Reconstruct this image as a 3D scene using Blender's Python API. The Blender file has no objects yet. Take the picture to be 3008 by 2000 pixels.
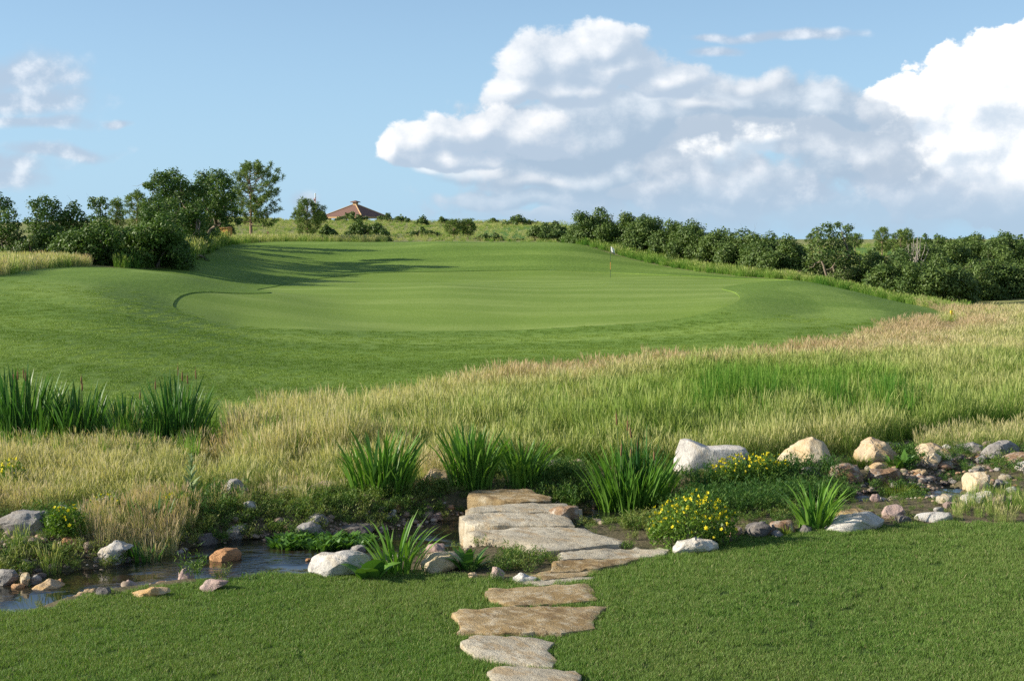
import bpy, bmesh, math, random
import numpy as np
from mathutils import Vector, Matrix, noise as mnoise
from mathutils.geometry import delaunay_2d_cdt

SC = bpy.context.scene
COL = SC.collection
R = math.radians

# ------------------------------------------------------------------ camera
CAM_Z = 3.6
FPX = 4000.0                       # focal length in photograph pixels (3008 wide)
PITCH = math.atan(300.0 / FPX)     # the horizon lies 300 px above the centre
cam_data = bpy.data.cameras.new('camera')
cam_data.sensor_width = 36.0
cam_data.lens = 36.0 * FPX / 3008.0
cam_data.clip_start = 0.1
cam_data.clip_end = 20000.0
cam = bpy.data.objects.new('camera', cam_data)
COL.objects.link(cam)
cam.location = (0, 0, CAM_Z)
cam.rotation_euler = (math.pi / 2 - PITCH, 0, 0)
SC.camera = cam

# ------------------------------------------------------------------ sun, sky, exposure
SUN_EL = R(22.5)       # low evening sun from the left, a little behind the camera
to_sun = Vector((-math.cos(SUN_EL) * math.cos(R(3)), -math.cos(SUN_EL) * math.sin(R(3)), math.sin(SUN_EL)))
sun_data = bpy.data.lights.new('sun', 'SUN')
sun_data.energy = 5.0
sun_data.angle = R(0.5)
sun_data.color = (1.0, 0.91, 0.76)
sun = bpy.data.objects.new('sun', sun_data)
COL.objects.link(sun)
sun.rotation_euler = to_sun.to_track_quat('Z', 'Y').to_euler()

SC.view_settings.view_transform = 'Standard'
SC.view_settings.look = 'None'
SC.view_settings.exposure = 0.78
SC.view_settings.gamma = 1.0
SC.render.engine = 'CYCLES'
SC.cycles.max_bounces = 6
SC.cycles.diffuse_bounces = 3
SC.cycles.glossy_bounces = 2
SC.cycles.transmission_bounces = 4
SC.cycles.transparent_max_bounces = 6
SC.cycles.caustics_reflective = False
SC.cycles.caustics_refractive = False
SC.cycles.use_denoising = False
SC.cycles.pixel_filter_type = 'BLACKMAN_HARRIS'
SC.cycles.filter_width = 1.5


class NT:
    """small helper to write node trees as expressions"""
    def __init__(self, tree):
        self.t = tree
        tree.nodes.clear()

    def n(self, kind, **kw):
        nd = self.t.nodes.new(kind)
        for k, v in kw.items():
            setattr(nd, k, v)
        return nd

    def put(self, sock, v):
        if hasattr(v, 'is_output'):
            self.t.links.new(v, sock)
        elif v is not None:
            sock.default_value = v

    def m(self, op, a, b=None, c=None, clamp=False):
        nd = self.n('ShaderNodeMath', operation=op, use_clamp=clamp)
        self.put(nd.inputs[0], a)
        if b is not None: self.put(nd.inputs[1], b)
        if c is not None: self.put(nd.inputs[2], c)
        return nd.outputs[0]

    def v(self, op, a, b=None, c=None, scale=None):
        nd = self.n('ShaderNodeVectorMath', operation=op)
        self.put(nd.inputs[0], a)
        if b is not None: self.put(nd.inputs[1], b)
        if c is not None: self.put(nd.inputs[2], c)
        if scale is not None: self.put(nd.inputs['Scale'], scale)
        return nd.outputs['Value'] if op in ('LENGTH', 'DOT_PRODUCT', 'DISTANCE') else nd.outputs['Vector']

    def noise(self, vec, scale, detail=3.0, rough=0.5, out='Fac', lac=2.0):
        nd = self.n('ShaderNodeTexNoise')
        self.put(nd.inputs['Vector'], vec)
        nd.inputs['Scale'].default_value = scale
        nd.inputs['Detail'].default_value = detail
        nd.inputs['Roughness'].default_value = rough
        nd.inputs['Lacunarity'].default_value = lac
        return nd.outputs[out]

    def smooth(self, x, lo, hi, to0=0.0, to1=1.0, kind='SMOOTHSTEP'):
        nd = self.n('ShaderNodeMapRange', interpolation_type=kind)
        nd.clamp = True
        self.put(nd.inputs['Value'], x)
        self.put(nd.inputs['From Min'], lo)
        self.put(nd.inputs['From Max'], hi)
        self.put(nd.inputs['To Min'], to0)
        self.put(nd.inputs['To Max'], to1)
        return nd.outputs[0]

    def mix(self, f, a, b, kind='RGBA', blend='MIX'):
        nd = self.n('ShaderNodeMix', data_type=kind)
        if kind == 'RGBA':
            nd.blend_type = blend
            ia, ib, o = nd.inputs[6], nd.inputs[7], nd.outputs[2]
        else:
            ia, ib, o = nd.inputs[2], nd.inputs[3], nd.outputs[0]
        self.put(nd.inputs[0], f)
        self.put(ia, rgba(a)); self.put(ib, rgba(b))
        return o

    def ramp(self, f, stops):
        nd = self.n('ShaderNodeValToRGB')
        el = nd.color_ramp.elements
        while len(el) < len(stops): el.new(0.5)
        for e, (p, c) in zip(el, stops):
            e.position = p; e.color = rgba(c)
        self.put(nd.inputs[0], f)
        return nd.outputs[0]

    def attr(self, name, kind='GEOMETRY', out='Fac'):
        nd = self.n('ShaderNodeAttribute', attribute_name=name, attribute_type=kind)
        return nd.outputs[out]

    def comb(self, x, y, z):
        nd = self.n('ShaderNodeCombineXYZ')
        for s, q in zip(nd.inputs, (x, y, z)): self.put(s, q)
        return nd.outputs[0]

    def sep(self, vec):
        nd = self.n('ShaderNodeSeparateXYZ')
        self.put(nd.inputs[0], vec)
        return nd.outputs


def rgba(c):
    if isinstance(c, (tuple, list)) and len(c) == 3:
        return (c[0], c[1], c[2], 1.0)
    return c


# ---- the sky: Nishita with procedural cumulus laid out by azimuth and elevation
world = bpy.data.worlds.new('World')
SC.world = world
world.use_nodes = True
w = NT(world.node_tree)
sky = w.n('ShaderNodeTexSky', sky_type='NISHITA')
sky.sun_disc = False
sky.sun_elevation = SUN_EL
sky.sun_rotation = math.atan2(to_sun.x, to_sun.y)
sky.altitude = 1900.0
sky.air_density = 1.0
sky.dust_density = 0.2
sky.ozone_density = 1.6
SKY_STRENGTH = 0.12

dirv = w.n('ShaderNodeTexCoord').outputs['Generated']
dx, dy, dz = w.sep(dirv)
az = w.m('ARCTAN2', dx, dy)
el = w.m('ARCSINE', dz)
P0 = w.comb(az, el, 0.0)


def cpx(px, py):
    return ((px - 1504.0) / 4000.0, (700.0 - py) / 4000.0)


# (centre px, centre py, half width px, half height px), each list one bank of cloud, from back to front
CL_TOWER = [  # the bright tower at the right edge
    (2950, 330, 330, 190), (2800, 330, 260, 130), (3250, 200, 320, 260), (2750, 450, 290, 170),
    (2630, 330, 140, 90), (2960, 500, 340, 170), (3250, 500, 400, 250), (2640, 480, 180, 140), (3700, 350, 400, 260)]
CL_GLOW = [  # sunlit pieces seen between the grey banks
    (2000, 500, 130, 60), (2070, 460, 150, 80), (2240, 420, 170, 55), (1880, 565, 110, 32), (1660, 640, 170, 36), (2380, 430, 120, 50)]
CL_BODY = [  # the large grey body
    (1620, 400, 330, 130), (1900, 370, 380, 130), (2180, 330, 330, 100), (2380, 350, 270, 100), (1760, 520, 420, 90), (2480, 470, 220, 120), (2050, 560, 520, 75), (1560, 590, 330, 34)]
CL_MID = [  # the lit shelf at the left
    (1160, 460, 42, 34), (1235, 438, 95, 56), (1320, 410, 110, 66), (1435, 385, 120, 66), (1530, 400, 170, 72), (1320, 476, 190, 36)]
CL_TOP = [  # the crown of the heap
    (1530, 210, 90, 70), (1500, 280, 90, 60), (1620, 180, 130, 85), (1760, 130, 170, 60), (1800, 200, 220, 80), (1640, 270, 210, 55), (1950, 250, 170, 60)]
CL_LOW = [  # the bright low band
    (1275, 508, 50, 24), (1400, 520, 150, 32), (1550, 537, 150, 26), (2200, 275, 150, 45), (2070, 330, 120, 34)]
CL_THIN = [  # small clouds and veils
    (90, 255, 240, 85), (130, 320, 230, 60), (-180, 300, 260, 130), (60, 500, 220, 45), (100, 535, 190, 38),
    (230, 460, 190, 26), (170, 382, 170, 22), (2260, 122, 250, 22), (2350, 118, 130, 22), (2090, 165, 95, 20), (2070, 122, 50, 14),
    (895, 605, 60, 50), (390, 376, 55, 14), (1850, 640, 700, 75), (2500, 610, 800, 110), (3300, 640, 700, 90)]


def field(P, ells):
    acc = None
    for (px, py, hw, hh) in ells:
        cx, cy = cpx(px, py)
        kx, ky = 4000.0 / hw, 4000.0 / hh
        q = w.v('MULTIPLY_ADD', P, (kx, ky, 0.0), (-cx * kx, -cy * ky, 0.0))
        e = w.v('LENGTH', q)
        if acc is None:
            acc = e
        else:
            nd = w.n('ShaderNodeMath', operation='SMOOTH_MIN')
            w.put(nd.inputs[0], acc); w.put(nd.inputs[1], e); nd.inputs[2].default_value = 0.25
            acc = nd.outputs[0]
    return w.m('SUBTRACT', 1.0, acc)


def noise2(vec, scale, detail, rough, out='Fac'):
    nd = w.n('ShaderNodeTexNoise', noise_dimensions='2D')
    w.put(nd.inputs['Vector'], vec)
    nd.inputs['Scale'].default_value = scale
    nd.inputs['Detail'].default_value = detail
    nd.inputs['Roughness'].default_value = rough
    return nd.outputs[out]


# shared billow texture, sampled here and a little towards the sun (upper left)
WARP = noise2(P0, 14.0, 1.0, 0.5, 'Color')
WARP = w.v('SUBTRACT', WARP, (0.5, 0.5, 0.5))
TEX = []
for o in ((7.7, 5.4, 0.0), (7.7 - 0.011, 5.4 + 0.010, 0.0)):
    Ps = w.v('ADD', w.v('MULTIPLY', P0, (1.0, 1.25, 0.0)), o)
    f1 = noise2(Ps, 30.0, 6.0, 0.64)
    vor = w.n('ShaderNodeTexVoronoi', feature='F1', voronoi_dimensions='2D')
    w.put(vor.inputs['Vector'], w.v('ADD', Ps, w.v('SCALE', WARP, scale=0.02)))
    vor.inputs['Scale'].default_value = 46.0
    TEX.append(w.m('SUBTRACT', w.m('SUBTRACT', f1, 0.5), w.m('MULTIPLY', w.m('SUBTRACT', vor.outputs['Distance'], 0.42), 0.42)))
RELIEF = w.m('SUBTRACT', TEX[0], TEX[1])


def clouds(ells, warp, amp, gain=1.25, lift=0.12, off=None):
    """returns density and how much the bank thins out towards the sun (upper left)"""
    res = []
    for i, o in enumerate(((0.0, 0.0, 0.0), off)):
        if o is None: break
        Pw = w.v('ADD', w.v('ADD', P0, o), w.v('SCALE', WARP, scale=warp))
        res.append(w.m('MULTIPLY_ADD', TEX[i], amp, w.m('MULTIPLY_ADD', field(Pw, ells), gain, lift)))
    return res[0], (w.m('SUBTRACT', res[0], res[1]) if len(res) > 1 else RELIEF)


skyc = w.v('SCALE', sky.outputs[0], scale=SKY_STRENGTH)
skyc = w.mix(w.smooth(el, 0.0, 0.30, 0.92, 0.0, 'LINEAR'), skyc, (0.305, 0.50, 0.69))
# fair-weather puffs over the rest of the dome, as in the part in view
gen = noise2(w.v('MULTIPLY', P0, (1.0, 2.2, 1.0)), 3.2, 5.0, 0.55)
inframe = w.m('MULTIPLY', w.smooth(w.m('ABSOLUTE', az), 0.55, 0.75), w.smooth(el, 0.02, 0.10))
gcov = w.m('MULTIPLY', w.m('MULTIPLY', w.smooth(gen, 0.55, 0.66), inframe), 0.8)
c = w.mix(gcov, skyc, (0.80, 0.82, 0.84))

SHADE = (0.335, 0.425, 0.535)
WHITE = (0.97, 0.955, 0.935)
LOWC = (0.355, 0.475, 0.60)


def bank(c, ells, warp, amp, lo, hi, d_hi, opac, shade=SHADE, white=WHITE, off=(-0.011, 0.010, 0.0), flo=0.008, fhi=0.05, gain=1.25, lift=0.12):
    d0, rel = clouds(ells, warp, amp, gain, lift, off)
    tone = w.mix(w.smooth(rel, lo, hi), shade, white)
    tone = w.mix(w.smooth(el, flo, fhi), LOWC, tone)
    return w.mix(w.m('MULTIPLY', w.smooth(d0, 0.0, d_hi), opac), c, tone)


c = bank(c, CL_TOWER, 0.026, 0.95, -0.55, 0.45, 0.16, 1.0, shade=(0.52, 0.60, 0.69), flo=0.008, fhi=0.045)
c = bank(c, CL_GLOW, 0.028, 1.0, -0.6, 0.55, 0.30, 0.92, shade=(0.46, 0.55, 0.65))
c = bank(c, CL_BODY, 0.034, 1.1, -0.30, 1.35, 0.50, 0.90, white=(0.76, 0.79, 0.825))
c = bank(c, CL_LOW, 0.024, 1.0, -0.2, 2.1, 0.85, 0.62, white=(0.86, 0.86, 0.86))
c = bank(c, CL_TOP, 0.028, 1.1, -0.35, 1.55, 0.36, 0.95, shade=(0.39, 0.48, 0.59), white=(0.89, 0.89, 0.89))
c = bank(c, CL_MID, 0.026, 1.1, -0.35, 1.50, 0.32, 0.95, shade=(0.39, 0.48, 0.59), white=(0.91, 0.90, 0.89))
c = bank(c, CL_THIN, 0.022, 1.1, -0.10, 0.50, 1.00, 0.76, shade=(0.385, 0.465, 0.575), white=(0.74, 0.76, 0.80), off=None)

bg = w.n('ShaderNodeBackground')
w.put(bg.inputs['Color'], c)
bg.inputs['Strength'].default_value = 0.74
wo = w.n('ShaderNodeOutputWorld')
world.node_tree.links.new(bg.outputs[0], wo.inputs[0])
world.cycles.sampling_method = 'MANUAL'
world.cycles.sample_map_resolution = 256

# ------------------------------------------------------------------ pixel <-> world helpers (photograph pixels)
CP, SP = math.cos(PITCH), math.sin(PITCH)


def at(px, py, D):
    """the point at distance D (along +Y) seen at a pixel of the photograph"""
    xc, yc = (px - 1504.0) / FPX, (1000.0 - py) / FPX
    k = D / (CP + yc * SP)
    return Vector((xc * k, D, CAM_Z + k * (yc * CP - SP)))


def on_z(px, py, z):
    xc, yc = (px - 1504.0) / FPX, (1000.0 - py) / FPX
    k = (z - CAM_Z) / (yc * CP - SP)
    return Vector((xc * k, k * (CP + yc * SP), z))


def xat(px, D, z=0.0):
    return (px - 1504.0) / FPX * (D * CP - (z - CAM_Z) * SP)


# ------------------------------------------------------------------ terrain heights: a thin-plate surface through surveyed points
TP = []      # (px, D, z)
for D_ in (7, 9, 11, 13):
    for px_ in (-2500, -800, 400, 1500, 2600, 3800, 5500):
        TP.append((px_, D_, 0.0))
TP += [(-800, 15, -.02), (200, 15, -.02), (900, 15, 0), (1600, 15, .02), (2000, 15.6, .06), (2400, 15.8, .12), (2800, 16, .17),
       (3400, 16, .2), (4600, 16, .2), (5500, 20, .2),
       (-800, 17.5, .0), (200, 17, .0), (900, 17.5, .0), (1500, 17.5, .0), (1900, 17.5, .05), (2300, 17.8, .15), (2700, 18.5, .22), (3200, 19, .25),
       (-800, 19.5, .1), (0, 18.6, .03), (700, 19.5, .05), (1300, 20, .08), (1500, 20, .08), (2000, 21, .12), (2500, 21.5, .15), (3008, 24, .2), (3900, 25, .25),
       (0, 22, .15), (500, 22, .1), (1000, 23, .03), (1500, 25, .02), (2000, 28, .05), (2500, 32, .05), (3008, 38, .1), (3900, 40, .2),
       (600, 25.5, .12), (1000, 28, .0), (1500, 34, 0), (1900, 37.6, 0), (2300, 41, 0), (2750, 54, 0), (3008, 62, 0), (3700, 70, 0), (5500, 80, 0),
       (0, 27, .45), (0, 36, .9), (0, 46, 1.3), (0, 58, 1.86), (-700, 56, 2.1), (-700, 30, .7), (-2000, 40, 1.6), (-2000, 80, 2.6), (-2500, 20, .2),
       (200, 72, 1.98), (380, 74, 1.93), (520, 72, 1.66), (640, 68, 1.13), (300, 50, 1.35), (300, 38, .75), (300, 28, .4),
       (600, 42, .45), (600, 32, .25), (600, 54, .55), (600, 62, .97), (1000, 40, .05), (1200, 45, -.05), (1500, 45, -.05), (1900, 47, .05),
       (515, 57, .86), (700, 54, .28), (900, 53, .12), (1200, 55, -.08), (1500, 55, -.07), (1800, 55, .16), (2000, 56, .31), (2165, 62, .73),
       (720, 68, .93), (800, 70, .85), (1000, 65, .35), (1000, 60, .15), (1300, 65, .43), (1600, 68, .54), (1900, 70, .71),
       (1300, 80, .9), (1600, 82, .73), (1000, 80, .75), (1100, 92, .72), (1300, 92, .72), (1300, 98, 1.0), (1100, 98, 1.03), (1500, 98, .92), (1793, 97, .86), (1793, 88, .86),
       (2125, 75, .88), (2330, 85, 1.0), (2200, 84, .95), (2500, 78, .58), (2700, 70, .01), (2770, 64, -.24), (2400, 60, .33), (2600, 58, .25), (2300, 50, .33),
       (2500, 95, .0), (2700, 88, -.7), (3008, 85, -.7), (3008, 110, -.3), (2400, 108, .5), (3900, 100, -.3),
       (650, 105, 2.55), (700, 92, 1.55), (760, 82, .78), (800, 74, .72), (620, 80, 1.15),
       (560, 93, 2.3), (450, 85, 1.75), (350, 82, 1.85), (100, 77, 2.0), (0, 79, 2.0), (0, 95, 2.4), (300, 100, 2.8),
       (640, 112, 2.84), (800, 121, 3.16), (1000, 122, 3.18), (1300, 122, 3.22), (1500, 122, 3.18), (1680, 119, 3.0), (1000, 134, 3.2), (1300, 136, 3.2), (1500, 136, 3.1), (1900, 110, 1.54), (2050, 102, 1.05), (2200, 96, .82),
       (1000, 110, 1.95), (1300, 110, 1.95), (1500, 109.5, 1.95), (1700, 108, 1.75), (900, 104, 1.6), (1300, 104, 1.35),
       (700, 150, 3.3), (1000, 150, 3.25), (1300, 150, 3.2), (1600, 150, 3.0), (1000, 180, 4.05), (1000, 230, 5.7), (1000, 255, 6.5), (1000, 292, 6.0), (800, 240, 6.6), (650, 250, 7.2), (650, 180, 4.4),
       (1300, 250, 6.0), (1500, 270, 6.5), (1500, 180, 4.0), (1640, 250, 6.0), (1300, 180, 4.0), (0, 200, 4.5), (0, 300, 7.0), (-1500, 300, 6.0), (1250, 255, 6.4), (1150, 295, 5.9),
       (1000, 500, 4), (1500, 500, 3), (0, 600, 3), (1900, 150, 2.0), (1900, 300, 2.2), (2400, 250, 1.4), (2550, 300, 1.9), (3008, 200, 1.0), (3008, 300, 2.6), (4200, 300, 2.0), (4200, 150, .5)]
for D_ in (1000, 2500, 6000):
    for px_ in (-2500, 0, 1500, 3000, 5500):
        TP.append((px_, D_, 0.0 if D_ < 5000 else -2.0))


def tps_coord(x, y):
    r = np.maximum(y, 7.0)
    return np.stack([3.0 * np.clip(x / r, -1.0, 1.0), np.log(r)], -1)


_tc = np.array([(xat(p, d, z), d, z) for p, d, z in TP])
_tp = tps_coord(_tc[:, 0], _tc[:, 1])


def _phi(d2):
    return 0.5 * d2 * np.log(d2 + 1e-9)


def _tps_fit():
    n = len(_tp)
    d2 = ((_tp[:, None] - _tp[None]) ** 2).sum(-1)
    A = np.zeros((n + 3, n + 3))
    A[:n, :n] = _phi(d2) + np.eye(n) * 2e-4
    Pm = np.concatenate([np.ones((n, 1)), _tp], 1)
    A[:n, n:] = Pm; A[n:, :n] = Pm.T
    b = np.zeros(n + 3); b[:n] = _tc[:, 2]
    return np.linalg.solve(A, b)


_tw = _tps_fit()

# the stream: centre line (px, py on the water plane, half width in m, water level)
WATER_LOW, WATER_POND, WATER_POOL = -0.25, -0.17, 0.06
STREAM = []
for px_, py_, hw_, wl_ in [(-900, 1860, .8, WATER_LOW), (-300, 1800, .8, WATER_LOW), (0, 1755, .75, WATER_LOW), (200, 1714, .68, WATER_LOW), (400, 1698, .72, WATER_LOW), (560, 1672, .95, WATER_LOW),
                           (700, 1648, 1.15, WATER_LOW), (850, 1642, 1.15, WATER_LOW), (1000, 1628, .85, WATER_LOW), (1200, 1600, .75, WATER_LOW), (1330, 1565, .8, WATER_LOW),
                           (1500, 1545, .6, WATER_LOW), (1700, 1528, .6, WATER_POND), (1800, 1525, .65, WATER_POND), (1950, 1490, .3, WATER_POND), (2250, 1470, .25, 0.0), (2500, 1462, .3, WATER_POOL),
                           (2740, 1452, .45, WATER_POOL), (2800, 1420, .3, .12), (2720, 1385, .3, .15), (2900, 1360, .25, .2), (3300, 1350, .3, .2)]:
    q = on_z(px_, py_, wl_)
    STREAM.append((q.x, q.y, hw_, wl_))
# a side gully of the meadow, dark in the photograph
GULLY = [(xat(600, 19.8), 19.8), (xat(640, 21.2), 21.2), (xat(655, 23), 23.0), (xat(600, 24.6), 24.6)]


def seg_dist(x, y, pts):
    """distance to a polyline plus the interpolated extra values at the nearest point"""
    best = np.full(x.shape, 1e9)
    extra = [np.zeros(x.shape) for _ in pts[0][2:]]
    for a, b in zip(pts[:-1], pts[1:]):
        ax, ay, bx, by = a[0], a[1], b[0], b[1]
        L2 = (bx - ax) ** 2 + (by - ay) ** 2
        t = np.clip(((x - ax) * (bx - ax) + (y - ay) * (by - ay)) / L2, 0, 1)
        d = np.hypot(x - ax - t * (bx - ax), y - ay - t * (by - ay))
        w_ = d < best
        best = np.where(w_, d, best)
        for k in range(len(extra)):
            extra[k] = np.where(w_, a[2 + k] + t * (b[2 + k] - a[2 + k]), extra[k])
    return best, extra


def vnoise(x, y, s, seed=0):
    """cheap smooth value noise, vectorised, range about -1..1"""
    x = x * s + seed * 17.3; y = y * s - seed * 9.1
    ix, iy = np.floor(x), np.floor(y)
    fx, fy = x - ix, y - iy
    fx = fx * fx * (3 - 2 * fx); fy = fy * fy * (3 - 2 * fy)

    def h(a, b):
        q = np.sin(a * 127.1 + b * 311.7) * 43758.5453
        return (q - np.floor(q)) * 2 - 1
    return (h(ix, iy) * (1 - fx) + h(ix + 1, iy) * fx) * (1 - fy) + (h(ix, iy + 1) * (1 - fx) + h(ix + 1, iy + 1) * fx) * fy


def HH(x, y):
    x = np.atleast_1d(np.asarray(x, float)); y = np.atleast_1d(np.asarray(y, float))
    out = np.empty(x.shape)
    q = tps_coord(x, y)
    n = len(_tp)
    for i in range(0, len(x), 20000):
        s = slice(i, i + 20000)
        d2 = ((q[s][:, None] - _tp[None]) ** 2).sum(-1)
        out[s] = _phi(d2) @ _tw[:n] + _tw[n] + q[s] @ _tw[n + 1:]
    near = (y > 12) & (y < 30)
    if near.any():
        xn, yn = x[near], y[near]
        d, (hw, wl) = seg_dist(xn, yn, STREAM)
        d = d + 0.16 * vnoise(xn, yn, 1.7, 3) + 0.07 * vnoise(xn, yn, 4.5, 5)
        t = np.clip((d - hw) / 0.75, -1, 1)
        bed = wl - 0.14 + 0.05 * vnoise(xn, yn, 3.0, 8)
        bank = wl + 0.02 + t * 0.22
        prof = np.where(t < 0, np.maximum(bed, wl + t * 0.5), np.where(t < 1, np.minimum(out[near], bank + 10 * (t >= 0.999)), out[near]))
        s = np.clip((t - 0.0) / 1.0, 0, 1); s = s * s * (3 - 2 * s)
        out[near] = np.where(t <= 0, prof, (wl + 0.015) * (1 - s) + out[near] * s)
        g, _ = seg_dist(xn, yn, GULLY)
        out[near] -= 0.30 * np.exp(-(g / 0.28) ** 2)
    rough = np.clip((y - 140) / 60, 0, 1)
    out += rough * (0.35 * vnoise(x, y, 0.05, 1) + 0.15 * vnoise(x, y, 0.17, 2))
    return out


def H(x, y):
    return float(HH([x], [y])[0])


_DD = np.exp(np.linspace(math.log(8.0), math.log(900.0), 900))


def hit(px, py, Dmin=8.0):
    """where the sight line through a pixel meets the ground"""
    xc, yc = (px - 1504.0) / FPX, (1000.0 - py) / FPX
    k = _DD / (CP + yc * SP)
    X, Z = xc * k, CAM_Z + k * (yc * CP - SP)
    g = HH(X, _DD)
    below = (Z < g) & (_DD > Dmin)
    i = int(np.argmax(below)) if below.any() else len(_DD) - 1
    if i > 0:
        f0, f1 = Z[i - 1] - g[i - 1], Z[i] - g[i]
        t = f0 / (f0 - f1) if f0 != f1 else 0
        t = min(max(t, 0), 1)
    else:
        t = 0
    D = _DD[i - 1] + t * (_DD[i] - _DD[i - 1])
    p = at(px, py, D)
    p.z = H(p.x, p.y)
    return p


# ------------------------------------------------------------------ regions in plan
def poly_D(pts):
    out = []
    for px, D in pts:
        x = xat(px, D)
        x = xat(px, D, H(x, D))
        out.append((x, D))
    return out


def smooth_loop(pts, n=6):
    """closed Catmull-Rom"""
    out = []
    N = len(pts)
    for i in range(N):
        p0, p1, p2, p3 = (np.array(pts[(i + k - 1) % N]) for k in range(4))
        for j in range(n):
            t = j / n
            out.append(tuple(0.5 * ((2 * p1) + (-p0 + p2) * t + (2 * p0 - 5 * p1 + 4 * p2 - p3) * t * t + (-p0 + 3 * p1 - 3 * p2 + p3) * t ** 3)))
    return out


def inside(x, y, poly):
    x = np.asarray(x); y = np.asarray(y)
    c = np.zeros(x.shape, bool)
    P = np.array(poly)
    j = len(P) - 1
    for i in range(len(P)):
        xi, yi = P[i]; xj, yj = P[j]
        if yi != yj:
            c ^= ((yi > y) != (yj > y)) & (x < (xj - xi) * (y - yi) / (yj - yi) + xi)
        j = i
    return c


GREEN = smooth_loop(poly_D([(508, 55.5), (560, 53), (700, 52), (900, 52.5), (1200, 54), (1500, 54.5), (1800, 54.5), (2000, 56), (2120, 59), (2172, 63), (2160, 69), (2122, 75),
                            (2200, 80), (2335, 84), (2330, 88), (2200, 92), (1990, 97), (1793, 101), (1500, 102), (1300, 101), (1100, 99), (1000, 96), (900, 90), (830, 84), (770, 78.5),
                            (755, 74), (795, 69.5), (720, 67), (600, 64), (530, 60.5)]), 6)
FAIRWAY = smooth_loop(poly_D([(-1500, 24), (-700, 24.4), (0, 24.4), (300, 24.3), (600, 24.5), (800, 25.8), (1000, 27.4), (1200, 29.6), (1500, 34), (1900, 37.6), (2300, 41), (2500, 46), (2690, 56), (2775, 64), (2768, 70),
                              (2700, 77), (2500, 87), (2300, 94), (2200, 97), (2050, 103), (1900, 111), (1750, 119), (1680, 126), (1600, 134), (1300, 136), (1000, 134), (800, 127), (640, 113), (600, 100),
                              (555, 90), (470, 85), (370, 81), (200, 77), (70, 69), (0, 62), (-200, 57), (-700, 52), (-1500, 50)]), 5)


def zpoly(pts):
    return [tuple(hit(px, py).xy) for px, py in pts]


_edge = [(-350, 1850), (0, 1790), (150, 1768), (300, 1742), (450, 1727), (600, 1706), (750, 1692), (900, 1688), (1050, 1686), (1200, 1682), (1330, 1684), (1420, 1700), (1470, 1716),
         (1560, 1700), (1640, 1672), (1720, 1650), (1800, 1636), (1963, 1615), (2100, 1604), (2200, 1580), (2350, 1562), (2500, 1550), (2700, 1538), (3008, 1545), (3300, 1560)]
_lw = [tuple(on_z(px, py, 0.0 if px < 1800 else 0.03 + 0.13 * min(1, (px - 1800) / 900)).xy) for px, py in _edge]
LAWN = [(-14, -3), (-14, 11.5)] + _lw + [(16, 16), (16, -3)]
_me = [(-900, 1520), (0, 1490), (250, 1462), (420, 1466), (600, 1435), (800, 1428), (1000, 1425), (1250, 1395), (1600, 1360), (1980, 1372), (2200, 1370), (2480, 1345), (2640, 1310), (2800, 1290), (3008, 1268), (3500, 1262)]
MEADOW_FRONT = [tuple(on_z(px, py, 0.1).xy) for px, py in _me]
BANK = _lw + [(22, 16), (22, 25)] + MEADOW_FRONT[::-1] + [(-14, 11.5)]

# ------------------------------------------------------------------ mesh helpers
def mesh_np(name, verts, faces, mats=(), smooth=False, attrs=None, face_mat=None):
    """faces: list of arrays (k,3) / (k,4)"""
    me = bpy.data.meshes.new(name)
    verts = np.asarray(verts, np.float32)
    me.vertices.add(len(verts))
    me.vertices.foreach_set('co', verts.ravel())
    faces = [np.asarray(f, np.int32) for f in faces if len(f)]
    idx = np.concatenate([f.ravel() for f in faces])
    tot = np.concatenate([np.full(len(f), f.shape[1], np.int32) for f in faces])
    start = np.concatenate([[0], np.cumsum(tot)[:-1]]).astype(np.int32)
    me.loops.add(len(idx)); me.loops.foreach_set('vertex_index', idx)
    me.polygons.add(len(tot)); me.polygons.foreach_set('loop_start', start); me.polygons.foreach_set('loop_total', tot)
    if face_mat is not None: me.polygons.foreach_set('material_index', np.asarray(face_mat, np.int32))
    me.polygons.foreach_set('use_smooth', np.full(len(tot), smooth))
    for k, v in (attrs or {}).items():
        v = np.asarray(v, np.float32)
        a = me.attributes.new(k, 'FLOAT', 'POINT')
        a.data.foreach_set('value', v)
    for m_ in mats: me.materials.append(m_)
    me.update(calc_edges=True)
    return me


def add(name, me, parent=None, loc=None, rot=None, scale=None):
    o = bpy.data.objects.new(name, me)
    COL.objects.link(o)
    if parent is not None: o.parent = parent
    if loc is not None: o.location = loc
    if rot is not None: o.rotation_euler = rot
    if scale is not None: o.scale = scale
    return o


def tag(o, label=None, cat=None, group=None, kind=None):
    if label: o['label'] = label
    if cat: o['category'] = cat
    if group: o['group'] = group
    if kind: o['kind'] = kind
    return o


def empty(name, loc, rz=0.0, label=None, cat=None, group=None):
    o = bpy.data.objects.new(name, None)
    COL.objects.link(o)
    o.location = loc
    o.rotation_euler = (0, 0, rz)
    o.empty_display_size = 0.2
    return tag(o, label, cat, group)


# ------------------------------------------------------------------ materials
MATS = {}


def material(name):
    m_ = bpy.data.materials.new(name)
    m_.use_nodes = True
    MATS[name] = m_
    return m_, NT(m_.node_tree)


def principled(t, color, rough=0.8, spec=0.3, normal=None, metallic=0.0):
    b = t.n('ShaderNodeBsdfPrincipled')
    t.put(b.inputs['Base Color'], rgba(color))
    t.put(b.inputs['Roughness'], rough)
    t.put(b.inputs['Specular IOR Level'], spec)
    t.put(b.inputs['Metallic'], metallic)
    if normal is not None: t.put(b.inputs['Normal'], normal)
    return b.outputs[0]


def finish(t, shader):
    o = t.n('ShaderNodeOutputMaterial')
    t.t.links.new(shader, o.inputs[0])


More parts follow.
